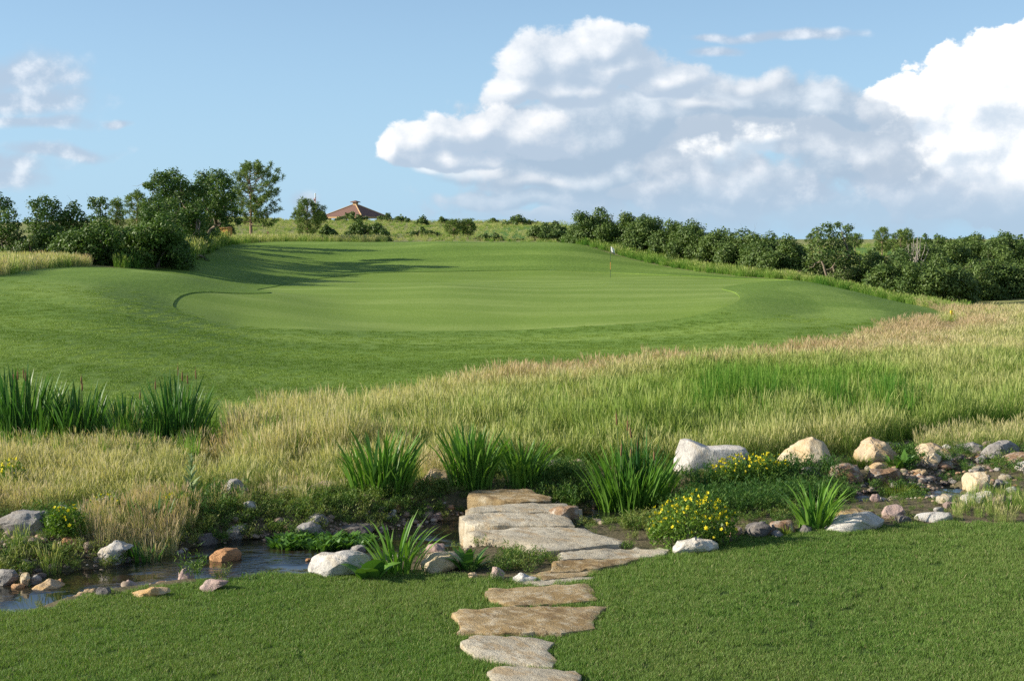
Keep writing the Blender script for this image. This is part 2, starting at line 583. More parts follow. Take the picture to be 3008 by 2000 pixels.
def bump(t, h, strength=0.5, dist=0.02):
    b = t.n('ShaderNodeBump')
    b.inputs['Strength'].default_value = strength
    b.inputs['Distance'].default_value = dist
    t.put(b.inputs['Height'], h)
    return b.outputs[0]


def pos(t):
    return t.n('ShaderNodeNewGeometry').outputs['Position']


def plain(name, col, rough=0.6, spec=0.3, var=0.15, scale=20.0, metallic=0.0):
    m_, t = material(name)
    p = t.n('ShaderNodeTexCoord').outputs['Object']
    f = t.noise(p, scale, 4.0, 0.6)
    c_ = t.mix(f, tuple(q * (1 - var) for q in col), tuple(min(1, q * (1 + var)) for q in col))
    finish(t, principled(t, c_, rough, spec, bump(t, f, 0.2, 0.005), metallic))
    return m_


def leafy(name, dark, light, trans=0.35, rough=0.55, spec=0.25, tip=None, tipfrom=0.75, var_scale=0.0, var_cols=None, inst=None, gloss=True, dead=None):
    """foliage: colour by per-leaf random, optional dry tip (along t) and large-scale drift"""
    m_, t = material(name)
    r_ = t.attr('rnd')
    c_ = t.mix(r_, dark, light)
    if var_cols is not None:
        f = t.smooth(t.noise(pos(t), var_scale, 3.0, 0.6), 0.35, 0.65)
        c_ = t.mix(t.m('MULTIPLY', f, var_cols[0]), c_, var_cols[1])
    if inst is not None:
        # tint carried by each tuft: 0 green, 1 dry
        f = t.m('ADD', t.attr('tint', 'INSTANCER'), t.m('MULTIPLY', t.m('SUBTRACT', r_, 0.5), 0.5))
        c_ = t.ramp(f, inst)
    if tip is not None:
        c_ = t.mix(t.smooth(t.attr('t'), tipfrom, 1.0), c_, tip)
    if dead is not None:
        c_ = t.mix(t.smooth(r_, dead[0], dead[0] + 0.03), c_, dead[1])
    d = principled(t, c_, rough, spec) if gloss else None
    if d is None:
        nd = t.n('ShaderNodeBsdfDiffuse'); t.put(nd.inputs[0], c_); d = nd.outputs[0]
    tr = t.n('ShaderNodeBsdfTranslucent')
    t.put(tr.inputs['Color'], t.mix(1.0, c_, (0.95, 1.0, 0.45), blend='MULTIPLY'))
    mx = t.n('ShaderNodeMixShader'); mx.inputs[0].default_value = trans
    t.t.links.new(d, mx.inputs[1]); t.t.links.new(tr.outputs[0], mx.inputs[2])
    finish(t, mx.outputs[0])
    return m_


def ground_mat(name, c1, c2, c3, s_big, s_fine, bstr=0.6, bdist=0.03, rough=0.9):
    m_, t = material(name)
    p = pos(t)
    big = t.smooth(t.noise(p, s_big, 4.0, 0.6), 0.3, 0.7)
    fine = t.noise(p, s_fine, 4.0, 0.7)
    c_ = t.mix(big, c1, c2)
    c_ = t.mix(t.smooth(fine, 0.4, 0.75), c_, c3)
    finish(t, principled(t, c_, rough, 0.1, bump(t, fine, bstr, bdist)))
    return m_


# mown turf, seen grazing: long soft bands left by the mower, fine grain
def turf_mat(name, base, light, dark, grain=9.0, band=0.16, bandamp=0.6, bstr=0.5, stripe=None):
    m_, t = material(name)
    p = pos(t)
    warp = t.v('SCALE', t.v('SUBTRACT', t.noise(p, 0.035, 2.0, 0.5, 'Color'), (0.5, 0.5, 0.5)), scale=26.0)
    q = t.v('ADD', p, warp)
    qs = t.v('MULTIPLY', q, (0.25, 1.0, 0.0))
    b1 = t.smooth(t.noise(qs, band, 3.0, 0.55), 0.35, 0.65)
    b2 = t.smooth(t.noise(p, 0.45, 4.0, 0.6), 0.3, 0.7)
    g1 = t.noise(t.v('MULTIPLY', p, (1.0, 0.35, 1.0)), grain, 5.0, 0.75)
    c_ = t.mix(t.m('MULTIPLY', b1, bandamp), base, light)
    if stripe is not None:
        # passes of the mower: grass laid towards or away from the eye
        wob = t.m('MULTIPLY', t.m('SUBTRACT', t.noise(p, 0.12, 2.0, 0.5), 0.5), 2.4)
        sn = t.m('SINE', t.m('MULTIPLY', t.m('ADD', t.attr('band'), wob), 6.283 / stripe[0]))
        c_ = t.mix(t.smooth(sn, -0.35, 0.35, 0.0, stripe[1]), c_, dark)
    c_ = t.mix(t.m('MULTIPLY', b2, 0.35), c_, dark)
    c_ = t.mix(t.smooth(g1, 0.42, 0.72, 0.0, 0.55), c_, light)
    c_ = t.mix(t.smooth(g1, 0.55, 0.30, 0.0, 0.6), c_, dark)
    finish(t, principled(t, c_, 0.85, 0.1, bump(t, g1, bstr, 0.05)))
    return m_


M_GREEN = turf_mat('putting_turf', (.158, .242, .038), (.245, .324, .086), (.126, .208, .028), grain=14.0, band=0.20, bandamp=0.85, bstr=0.15, stripe=(5.2, 0.55))
M_FAIR = turf_mat('mown_turf', (.130, .218, .032), (.212, .304, .064), (.094, .170, .022), grain=6.0, band=0.13, bandamp=0.9, bstr=0.35, stripe=(6.5, 0.62))
M_LAWN = ground_mat('lawn_soil', (.03, .07, .012), (.045, .085, .018), (.06, .07, .025), 0.8, 40.0)
M_MEAD = ground_mat('meadow_soil', (.09, .10, .035), (.15, .14, .06), (.20, .17, .08), 0.5, 25.0)
M_HILL = ground_mat('hill_grass', (.16, .20, .06), (.25, .26, .10), (.30, .28, .13), 0.045, 2.2, 0.8, 0.15)
M_BED = ground_mat('stream_soil', (.075, .075, .035), (.12, .10, .06), (.19, .155, .10), 1.3, 22.0, 0.8, 0.03)
M_FARFW = turf_mat('far_fairway', (.09, .18, .035), (.13, .22, .05), (.06, .13, .02), grain=2.0, band=0.05)
M_PATH = ground_mat('path_sand', (.52, .42, .30), (.60, .50, .37), (.45, .36, .26), 0.5, 12.0, 0.3)

# ------------------------------------------------------------------ the ground: one triangulation, split by region
def build_ground():
    pts = []
    rows = 330
    Ds = np.exp(np.linspace(math.log(8.2), math.log(330.0), rows))
    for i, D in enumerate(Ds):
        n = 250
        a = np.linspace(-0.52, 0.52, n) + (0.5 * (i % 2)) * (1.04 / (n - 1))
        keep = a <= 0.5201
        pts.append(np.stack([a[keep] * D, np.full(keep.sum(), D)], 1))
    # coarse surroundings out to the horizon and behind the camera
    for D in np.exp(np.linspace(math.log(345.0), math.log(9000.0), 40)):
        a = np.linspace(-0.9, 0.9, 60)
        pts.append(np.stack([a * D, np.full(60, D)], 1))
    gx = []
    for y in np.linspace(-30, 8.0, 16):
        for x in np.linspace(-60, 60, 30): gx.append((x, y))
    for D in np.exp(np.linspace(math.log(9.0), math.log(330), 60)):
        for a in (.56, .64, .75, .9, 1.2): gx += [(a * D, D), (-a * D, D)]
    pts.append(np.array(gx))
    P = np.concatenate(pts)
    # keep free points away from the constraint loops
    loops = [GREEN, FAIRWAY, LAWN, BANK]
    allv = [tuple(p) for p in P]
    edges = []
    for lp in loops:
        dense = []
        for a, b in zip(lp, lp[1:] + lp[:1]):
            d = math.dist(a, b)
            step = max(0.12, 0.006 * max(a[1], 8))
            k = max(1, int(d / step))
            for j in range(k):
                dense.append((a[0] + (b[0] - a[0]) * j / k, a[1] + (b[1] - a[1]) * j / k))
        s = len(allv)
        allv += dense
        edges += [(s + i, s + (i + 1) % len(dense)) for i in range(len(dense))]
    vo, eo, fo, *_ = delaunay_2d_cdt([Vector(p) for p in allv], edges, [], 0, 1e-4)
    V = np.array([(v[0], v[1]) for v in vo])
    F = np.array([f[:3] for f in fo], int)
    z = HH(V[:, 0], V[:, 1])
    c_ = V[F].mean(1)
    cx, cy = c_[:, 0], c_[:, 1]
    g = inside(cx, cy, GREEN); f_ = inside(cx, cy, FAIRWAY) & ~g
    l_ = inside(cx, cy, LAWN); b_ = inside(cx, cy, BANK) & ~l_
    rest = ~(g | f_ | l_ | b_)
    far = rest & (cy > 75)
    mead = rest & ~far
    V3 = np.concatenate([V, z[:, None]], 1)
    # winding up
    A, B, C_ = V[F[:, 0]], V[F[:, 1]], V[F[:, 2]]
    cr = (B[:, 0] - A[:, 0]) * (C_[:, 1] - A[:, 1]) - (B[:, 1] - A[:, 1]) * (C_[:, 0] - A[:, 0])
    F[cr < 0] = F[cr < 0][:, ::-1]
    for name, mask, mat, dzv in (('putting_green', g, M_GREEN, -0.03), ('fairway', f_, M_FAIR, 0.0), ('lawn', l_, M_LAWN, 0.0),
                                 ('stream_bank', b_, M_BED, 0.0), ('meadow_ground', mead, M_MEAD, 0.0), ('hillside', far, M_HILL, 0.0)):
        used = np.unique(F[mask])
        remap = np.full(len(V3), -1); remap[used] = np.arange(len(used))
        vv = V3[used].copy(); vv[:, 2] += dzv
        at_ = None
        if name == 'fairway': at_ = {'band': seg_dist(vv[:, 0], vv[:, 1], GREEN[::2] + GREEN[:1])[0]}
        if name == 'putting_green': at_ = {'band': vv[:, 1] + .22 * vv[:, 0]}
        me = mesh_np(name, vv, [remap[F[mask]]], [mat], True, at_)
        tag(add(name, me), kind='structure')
    # the cut edge of the collar round the putting green
    lp = np.array(GREEN)
    zz = HH(lp[:, 0], lp[:, 1])
    n = len(lp)
    vv = np.concatenate([np.column_stack([lp, zz + 0.002]), np.column_stack([lp, zz - 0.04])])
    i = np.arange(n); j = (i + 1) % n
    tag(add('green_edge', mesh_np('green_edge', vv, [np.stack([i, j, j + n, i + n], 1)], [M_FAIR])), kind='structure')


build_ground()


def sheet(name, poly, z, mat, kind='structure', follow=None):
    """a flat or ground-following sheet from a plan polygon"""
    vo, eo, fo, *_ = delaunay_2d_cdt([Vector(p) for p in poly], [(i, (i + 1) % len(poly)) for i in range(len(poly))], [], 1, 1e-4)
    V = np.array([(v[0], v[1]) for v in vo])
    zz = np.full(len(V), z) if follow is None else HH(V[:, 0], V[:, 1]) + follow
    me = mesh_np(name, np.column_stack([V, zz]), [np.array([f[:3] for f in fo])], [mat], True)
    return tag(add(name, me), kind=kind)


# ------------------------------------------------------------------ water
m_, t = material('water')
p = pos(t)
rip = t.noise(t.v('MULTIPLY', p, (1.0, 1.8, 1.0)), 7.0, 3.0, 0.6)
rip2 = t.noise(p, 1.6, 2.0, 0.5)
wn = bump(t, t.m('ADD', t.m('MULTIPLY', rip, t.smooth(rip2, 0.40, 0.65)), t.m('MULTIPLY', rip2, 0.4)), 0.42, 0.05)
sh_ = t.n('ShaderNodeBsdfPrincipled')
t.put(sh_.inputs['Base Color'], t.mix(t.smooth(t.noise(p, 2.3, 3.0, 0.6), 0.45, 0.65), (.012, .014, .010, 1), (.035, .026, .014, 1)))
sh_.inputs['Roughness'].default_value = 0.04
sh_.inputs['IOR'].default_value = 1.5
sh_.inputs['Specular IOR Level'].default_value = 0.75
t.put(sh_.inputs['Normal'], wn)
finish(t, sh_.outputs[0])
M_WATER = m_


def wpoly(pts, z): return [tuple(on_z(px, py, z).xy) for px, py in pts]


tag(sheet('stream_water', wpoly([(-1200, 2050), (0, 1830), (500, 1760), (1000, 1730), (1400, 1690), (1560, 1640), (1560, 1500), (1300, 1470), (700, 1500), (300, 1600), (-1200, 1720)], WATER_LOW), WATER_LOW, M_WATER))
tag(sheet('pond_water', wpoly([(1565, 1600), (1900, 1590), (2150, 1520), (2100, 1450), (1565, 1470)], WATER_POND), WATER_POND, M_WATER))
tag(sheet('pool_water', wpoly([(2380, 1490), (2860, 1480), (2860, 1435), (2380, 1440)], WATER_POOL), WATER_POOL, M_WATER))

# ------------------------------------------------------------------ blades: the common builder of grass, reeds and leaves
def blades(base, h, wd, az, lean, face=None, segs=2, prof=None, droop=0.0, rnd=None, rng=None, fold=0.0):
    """base (n,3); returns verts, [quads], attrs. One tapered bent strip per blade."""
    n = len(base)
    h, wd, az, lean = (np.broadcast_to(np.asarray(q, float), (n,)) for q in (h, wd, az, lean))
    if face is None: face = az + (rng.random(n) - .5) * 3.0
    dirx, diry = np.cos(az), np.sin(az)
    wx, wy = -np.sin(face), np.cos(face)
    V = []; T = []
    if prof is None: prof = [1.0, 0.8, 0.0] if segs == 2 else [1 - (i / segs) ** 1.6 for i in range(segs + 1)]
    for i in range(segs + 1):
        t = i / segs
        out = lean * h * (t ** 1.7)
        up = h * t * (1 - 0.18 * lean * t) - droop * h * max(0, t - 0.6) ** 2 * 4
        cx = base[:, 0] + dirx * out; cy = base[:, 1] + diry * out; cz = base[:, 2] + up
        hw = wd * max(prof[i], 0.03) * 0.5
        V.append(np.stack([cx - wx * hw, cy - wy * hw, cz], 1))
        V.append(np.stack([cx + wx * hw, cy + wy * hw, cz], 1))
        T += [np.full(n, t), np.full(n, t)]
    k = 2 * (segs + 1)
    verts = np.stack(V, 1).reshape(-1, 3)
    tt = np.stack(T, 1).reshape(-1)
    b = np.arange(n)[:, None] * k
    q = np.concatenate([b + np.array([[2 * i, 2 * i + 1, 2 * i + 3, 2 * i + 2]]) for i in range(segs)], 0)
    if rnd is None: rnd = rng.random(n)
    return verts, q, {'t': tt, 'rnd': np.repeat(np.broadcast_to(rnd, (n,)), k)}


def join_parts(parts):
    vs, fs, at_ = [], [], {'t': [], 'rnd': []}
    off = 0
    for v, f, a in parts:
        vs.append(v); fs.append(np.asarray(f) + off); off += len(v)
        for k in at_: at_[k].append(a[k])
    quads = [f for f in fs if f.shape[1] == 4]; tris = [f for f in fs if f.shape[1] == 3]
    return np.concatenate(vs), [np.concatenate(g) for g in (quads, tris) if g], {k: np.concatenate(v) for k, v in at_.items()}


# ------------------------------------------------------------------ scattering of uncountable ground cover
SRC = {}


def source(name, meshes):
    c_ = bpy.data.collections.new(name)
    for i, me in enumerate(meshes):
        o = bpy.data.objects.new('%s_%03d' % (name, i), me)
        c_.objects.link(o)
    SRC[name] = (c_, len(meshes))


def scatter(name, src, P, rot, scl, tint, label, cat, rng):
    coll, nv = SRC[src]
    n = len(P)
    me = bpy.data.meshes.new(name)
    me.vertices.add(n)
    me.vertices.foreach_set('co', np.asarray(P, np.float32).ravel())
    for k, typ, val, dim in (('rot', 'FLOAT_VECTOR', rot, 3), ('scl', 'FLOAT_VECTOR', scl, 3), ('tint', 'FLOAT', tint, 1), ('idx', 'INT', rng.integers(0, nv, n), 1)):
        a = me.attributes.new(k, typ, 'POINT')
        a.data.foreach_set('vector' if dim == 3 else 'value', np.ascontiguousarray(val, np.int32 if typ == 'INT' else np.float32).ravel())
    o = add(name, me)
    ng = bpy.data.node_groups.new(name + '_nodes', 'GeometryNodeTree')
    ng.interface.new_socket('Geometry', in_out='INPUT', socket_type='NodeSocketGeometry')
    ng.interface.new_socket('Geometry', in_out='OUTPUT', socket_type='NodeSocketGeometry')
    N = ng.nodes; L = ng.links
    gi, go = N.new('NodeGroupInput'), N.new('NodeGroupOutput')
    ci = N.new('GeometryNodeCollectionInfo')
    ci.inputs['Collection'].default_value = coll
    ci.inputs['Separate Children'].default_value = True
    ci.inputs['Reset Children'].default_value = True
    ip = N.new('GeometryNodeInstanceOnPoints')
    ip.inputs['Pick Instance'].default_value = True
    L.new(gi.outputs[0], ip.inputs['Points']); L.new(ci.outputs[0], ip.inputs['Instance'])
    for nm, typ, sock in (('idx', 'INT', 'Instance Index'), ('rot', 'FLOAT_VECTOR', 'Rotation'), ('scl', 'FLOAT_VECTOR', 'Scale')):
        na = N.new('GeometryNodeInputNamedAttribute'); na.data_type = typ
        na.inputs['Name'].default_value = nm
        out = [s for s in na.outputs if s.enabled and s.name == 'Attribute'][0]
        L.new(out, ip.inputs[sock])
    L.new(ip.outputs[0], go.inputs[0])
    md = o.modifiers.new('scatter', 'NODES'); md.node_group = ng
    return tag(o, label, cat, kind='stuff')


def grid_in(poly, step, rng, jit=0.45, ymin=None, ymax=None, view=0.44):
    """jittered points inside a plan polygon and inside the view fan (with a margin)"""
    P = np.array(poly)
    y0, y1 = P[:, 1].min(), P[:, 1].max()
    if ymin is not None: y0 = max(y0, ymin)
    if ymax is not None: y1 = min(y1, ymax)
    x0, x1 = P[:, 0].min(), P[:, 0].max()
    lim = view * y1 + 4
    x0, x1 = max(x0, -lim), min(x1, lim)
    gx, gy = np.meshgrid(np.arange(x0, x1, step), np.arange(y0, y1, step))
    gx = gx.ravel(); gy = gy.ravel()
    gx = gx + (rng.random(len(gx)) - .5) * 2 * jit * step
    gy = gy + (rng.random(len(gy)) - .5) * 2 * jit * step
    k = inside(gx, gy, poly) & (np.abs(gx) < view * gy + 3.5) & (gy >= y0) & (gy <= y1)
    return gx[k], gy[k]


def rotz(n, rng, tilt=0.0):
    r = np.zeros((n, 3))
    r[:, 2] = rng.random(n) * 6.283
    if tilt: r[:, :2] = (rng.random((n, 2)) - .5) * 2 * tilt
    return r


def sc3(n, rng, lo, hi, base=1.0):
    s = (lo + (hi - lo) * rng.random(n)) * base
    return np.stack([s, s, s], 1)


RNG = np.random.default_rng(11)

M_LBLADE = leafy('lawn_blade', (.068, .178, .026), (.200, .328, .064), 0.35, tip=(.35, .40, .15), tipfrom=0.78, var_scale=0.5, var_cols=(0.55, (.205, .29, .075)), dead=(0.93, (.46, .41, .22)))
M_FBLADE = leafy('fairway_blade', (.105, .218, .028), (.175, .302, .052), 0.3, inst=[(0.0, (.127, .216, .028)), (0.5, (.175, .274, .042)), (1.0, (.245, .342, .070))])
M_MBLADE = leafy('meadow_blade', (.10, .2, .04), (.2, .3, .06), 0.35, rough=0.7, spec=0.15,
                 inst=[(0.0, (.06, .18, .022)), (0.28, (.17, .305, .045)), (0.5, (.32, .39, .115)), (0.75, (.53, .50, .24)), (0.92, (.59, .51, .31)), (1.0, (.52, .39, .25))])


def lawn_patch(seed, n, size, h0, h1, wd, mat):
    r = np.random.default_rng(seed)
    base = np.column_stack([(r.random((n, 2)) - .5) * size, np.full(n, -0.01)])
    v, q, a = blades(base, h0 + (h1 - h0) * r.random(n), wd * (0.7 + 0.6 * r.random(n)), r.random(n) * 6.283, 0.15 + 0.65 * r.random(n), rng=r)
    return mesh_np('patch', v, [q], [mat], False, a)


source('lawn_patch', [lawn_patch(i, 520, 0.26, .020, .054, .0046, M_LBLADE) for i in range(6)])
source('fairway_patch', [lawn_patch(20 + i, 300, 0.62, .018, .045, .013, M_FBLADE) for i in range(5)])


def tuft_mesh(seed, n, rad, h0, h1, wd, mat, heads=0.5, lean=(0.05, 0.4), headw=3.2):
    """meadow tuft: fine stems, some with a loose seed head"""
    r = np.random.default_rng(seed)
    ang, rr = r.random(n) * 6.283, rad * np.sqrt(r.random(n))
    base = np.column_stack([rr * np.cos(ang), rr * np.sin(ang), np.full(n, -0.03)])
    az = ang + (r.random(n) - .5) * 2.4
    h = h0 + (h1 - h0) * r.random(n) ** 0.8
    ln = lean[0] + (lean[1] - lean[0]) * r.random(n)
    rn = r.random(n) * 0.7
    parts = [blades(base, h, wd * (0.7 + 0.6 * r.random(n)), az, ln, segs=3, rng=r, rnd=rn)]
    k = r.random(n) < heads
    if k.any():
        m = int(k.sum())
        # seed heads: a spindle from 75 % of the stem upwards
        t0 = 0.74
        bx = base[k].copy()
        bx[:, 0] += np.cos(az[k]) * ln[k] * h[k] * t0 ** 1.7
        bx[:, 1] += np.sin(az[k]) * ln[k] * h[k] * t0 ** 1.7
        bx[:, 2] += h[k] * t0 * (1 - 0.18 * ln[k] * t0)
        parts.append(blades(bx, h[k] * 0.32, wd * headw, az[k], ln[k] * 1.2, segs=3, prof=[0.2, 1.0, 0.8, 0.05], rng=r, rnd=0.75 + 0.25 * r.random(m)))
    v, f, a = join_parts(parts)
    return mesh_np('tuft', v, f, [mat], False, a)


source('meadow_tuft', [tuft_mesh(40 + i, 95, 0.17, .26, .62, .0052, M_MBLADE, 0.42, headw=2.3) for i in range(8)])
source('reed_tuft', [tuft_mesh(60 + i, 26, 0.13, .45, .85, .020, M_MBLADE, 0.0, (0.03, 0.22)) for i in range(4)])
source('far_tuft', [tuft_mesh(80 + i, 90, 0.50, .40, .95, .022, M_MBLADE, 0.35, headw=1.8) for i in range(5)])

# -- the near lawn
x, y = grid_in(LAWN, 0.165, RNG, ymin=8.6, view=0.42)
n_ = len(x)
edge_h = 1.0 + 0.5 * np.clip(vnoise(x, y, 0.9, 4), 0, 1)
s_ = sc3(n_, RNG, 0.8, 1.15); s_[:, 2] *= edge_h
LAWN_PTS = (x, y, s_)

# ------------------------------------------------------------------ stone materials
def stone_mat(name, c1, c2, c3, stain=None, stain_amt=0.4, vein=0.0, scale=1.0, rough=0.85, strata=3.2, fleck=0.35):
    m_, t = material(name)
    tc = t.n('ShaderNodeTexCoord').outputs['Object']
    oi = t.n('ShaderNodeObjectInfo')
    rv = oi.outputs['Random']
    p = t.v('ADD', tc, t.v('SCALE', t.comb(rv, rv, rv), scale=37.0))
    # every stone has its own bedding direction
    rot = t.n('ShaderNodeVectorRotate', rotation_type='EULER_XYZ')
    t.put(rot.inputs['Vector'], p)
    t.put(rot.inputs['Rotation'], t.comb(t.m('MULTIPLY', rv, 1.9), t.m('MULTIPLY', rv, -1.3), t.m('MULTIPLY', rv, 7.0)))
    pb = rot.outputs[0]
    big = t.smooth(t.noise(p, 2.2 * scale, 5.0, 0.6), 0.38, 0.62)
    mid = t.noise(p, 7.0 * scale, 6.0, 0.72)
    fine = t.noise(p, 80.0 * scale, 3.0, 0.7)
    lay = t.noise(t.v('MULTIPLY', pb, (1.0, 1.0, strata)), 3.0 * scale, 6.0, 0.7)
    c_ = t.mix(big, c1, c2)
    c_ = t.mix(t.smooth(mid, 0.46, 0.66, 0.0, 0.85), c_, c3)
    c_ = t.mix(t.smooth(lay, 0.52, 0.68, 0.0, 0.26), c_, tuple(q * 0.62 for q in c1))
    if stain is not None:
        layer = t.noise(t.v('MULTIPLY', pb, (1.0, 1.0, 2.2)), 2.6 * scale, 5.0, 0.68)
        c_ = t.mix(t.smooth(layer, 0.50, 0.62, 0.0, stain_amt), c_, stain)
    c_ = t.mix(t.smooth(fine, 0.58, 0.75, 0.0, fleck * .6), c_, tuple(q * 0.35 for q in c1))
    # lichen and dirt in blotches
    li = t.noise(p, 14.0 * scale, 5.0, 0.8)
    c_ = t.mix(t.smooth(li, 0.60, 0.72, 0.0, 0.32), c_, (.16, .15, .13))
    hgt = t.m('ADD', t.m('MULTIPLY', t.m('ADD', mid, lay), 0.5), t.m('MULTIPLY', fine, 0.25))
    finish(t, principled(t, c_, rough, 0.15, bump(t, hgt, 1.0, 0.045)))
    return m_


MS = {
    'white': stone_mat('stone_white', (.52, .495, .445), (.61, .585, .54), (.42, .39, .355), (.52, .41, .26), 0.35),
    'cream': stone_mat('stone_cream', (.54, .45, .30), (.62, .54, .40), (.48, .37, .23), (.54, .37, .18), 0.5),
    'tan': stone_mat('stone_tan', (.50, .37, .22), (.56, .45, .31), (.38, .27, .16), (.58, .36, .14), 0.6),
    'grey': stone_mat('stone_grey', (.27, .255, .24), (.36, .345, .32), (.18, .17, .16), (.40, .34, .25), 0.35),
    'dark': stone_mat('stone_dark', (.13, .12, .115), (.20, .185, .17), (.09, .08, .075), (.25, .18, .12), 0.35),
    'pink': stone_mat('stone_pink', (.38, .27, .235), (.46, .36, .31), (.28, .20, .18), (.30, .22, .20), 0.4),
    'orange': stone_mat('stone_orange', (.46, .25, .12), (.52, .33, .18), (.32, .17, .09), (.36, .20, .10), 0.4),
    'brown': stone_mat('stone_brown', (.22, .135, .08), (.30, .20, .12), (.48, .44, .38), (.14, .08, .05), 0.4),
    'slab': stone_mat('stone_slab', (.41, .365, .275), (.51, .465, .365), (.33, .285, .205), (.36, .245, .115), 0.55, fleck=.5),
    'rust': stone_mat('stone_slab_rust', (.28, .195, .09), (.38, .285, .155), (.52, .45, .32), (.18, .118, .055), 0.75, fleck=.6),
}


def fbm3(p, s, seed, octv=4):
    v = 0.0; a = 0.5
    q = Vector(p) * s + Vector((seed * 13.7, seed * -7.1, seed * 3.3))
    for _ in range(octv):
        v += a * mnoise.noise(q); q = q * 2.03; a *= 0.5
    return v


def rock_mesh(name, outline, depth, seed, mat, facets=9, rough=0.07):
    """boulder whose front outline (x, z pairs, metres, about its middle) is inflated to a depth, then cut by planes and weathered"""
    rn = random.Random(seed)
    O = np.array(outline)
    ctr = O.mean(0)
    bm = bmesh.new()
    bmesh.ops.create_icosphere(bm, subdivisions=5 if np.ptp(np.array(outline)[:, 0]) > .45 else 4, radius=1.0)
    ang = np.arctan2(O[:, 1] - ctr[1], O[:, 0] - ctr[0]); rad = np.hypot(O[:, 0] - ctr[0], O[:, 1] - ctr[1])
    o_ = np.argsort(ang); ang = ang[o_]; rad = rad[o_]
    pts = O[o_] - ctr

    def radius(a):
        # distance from the centre to the outline along an angle
        i = np.searchsorted(ang, a) % len(ang)
        p1 = pts[i - 1]; p2 = pts[i]
        d = np.array([math.cos(a), math.sin(a)])
        e = p2 - p1
        den = d[0] * e[1] - d[1] * e[0]
        if abs(den) < 1e-9: return rad[i]
        return max((p1[0] * e[1] - p1[1] * e[0]) / den, 0.02)
    size = float(max(np.ptp(O[:, 0]), np.ptp(O[:, 1])))
    for v in bm.verts:
        x, y, z = v.co
        a = math.atan2(z, x)
        rr = math.hypot(x, z)
        k = rr ** 0.62                      # boxier section than a sphere
        R_ = radius(a) * k
        ky = math.copysign(abs(y) ** 0.75, y)
        v.co = Vector((math.cos(a) * R_, ky * depth * 0.5, math.sin(a) * R_))
    # planar facets all round, deeper on the face turned to the view
    for i in range(facets * 2):
        n = Vector((rn.gauss(0, 0.8), rn.choice((-1, -1, 1)) * abs(rn.gauss(0.6, 0.5)), rn.gauss(0.3, 0.6))).normalized()
        sup = max(v.co.dot(n) for v in bm.verts)
        d = sup * rn.uniform(0.72, 0.95)
        for v in bm.verts:
            e = v.co.dot(n) - d
            if e > 0: v.co -= n * e * 0.985
    off = Vector((seed * 13.7, seed * -7.1, seed * 3.3))
    for v in bm.verts:
        n = v.co.normalized()
        q = v.co / size
        # chips: stepped breaks along a tilted bedding, then weathering
        st = mnoise.noise(q * 3.1 + off)
        lay = mnoise.noise(Vector((q.x * 1.5, q.y * 1.5, (q.z + .3 * q.x) * 5.5)) + off)
        v.co += n * size * (rough * 0.8 * st + rough * 0.24 * (1 if lay > .15 else -.3 if lay < -.2 else 0) + rough * 0.40 * fbm3(q, 9.0, seed + 3, 3))
    for v in bm.verts: v.co += Vector((ctr[0], 0, ctr[1]))
    me = bpy.data.meshes.new(name)
    bm.to_mesh(me); bm.free()
    me.materials.append(mat)
    for p_ in me.polygons: p_.use_smooth = True
    me.set_sharp_from_angle(angle=R(22))
    return me


def rock(label, mat, outline=None, box=None, depth=0.75, seed=1, sink=0.12, cat='boulder', group=None, name='boulder', facets=9, rough=0.07, zbase=None, D=None):
    """outline in photograph pixels, or a box (x0, y0, x1, y1); the lowest point stands on the ground"""
    rn = random.Random(seed * 7 + 1)
    if outline is None:
        x0, y0, x1, y1 = box
        w_, h_ = x1 - x0, y1 - y0
        outline = []
        for i in range(9):
            a = 2 * math.pi * (i + rn.uniform(-.3, .3)) / 9
            outline.append((x0 + w_ * (0.5 + 0.5 * math.cos(a) * rn.uniform(.86, 1.0)), y0 + h_ * (0.5 - 0.52 * math.sin(a) * rn.uniform(.84, 1.0))))
    ys = [q[1] for q in outline]; xs = [q[0] for q in outline]
    yb = max(ys); xm = (min(xs) + max(xs)) / 2
    if D is None:
        g = on_z(xm, yb, zbase) if zbase is not None else hit(xm, yb)
        dist = g.y
    else:
        dist = D
    mpp = dist / FPX                                # metres per photograph pixel there
    wm = (max(xs) - min(xs)) * mpp
    dep = min(wm * depth, 1.3)
    dist += dep * 0.33
    mpp = dist / FPX
    cx = xat(xm, dist, 0.0)
    zc = at(xm, (min(ys) + yb) / 2, dist).z
    ym = (min(ys) + yb) / 2
    o2 = [((x_ - xm) * mpp, (ym - y_) * mpp) for x_, y_ in outline]
    low = min(q[1] for q in o2); hh = max(q[1] for q in o2) - low
    o2 = [(a, b - (sink * max(hh, .15) if b < low + 0.30 * hh else 0)) for a, b in o2]
    me = rock_mesh(name, o2, dep, seed, MS[mat], facets, rough)
    o = add(name, me, loc=(cx, dist, zc))
    return tag(o, label, cat, group)


def z8(pts): return [(1200 + .4464 * a, 1300 + .4464 * b) for a, b in pts]
def z7(pts): return [(600 + .3189 * a, 1240 + .3189 * b) for a, b in pts]
def z6(pts): return [(.2967 * a, 1380 + .2967 * b) for a, b in pts]
def zr(pts): return [(2200 + .3425 * a, 1200 + .3425 * b) for a, b in pts]
def zc(pts): return [(1650 + .287 * a, 1200 + .287 * b) for a, b in pts]


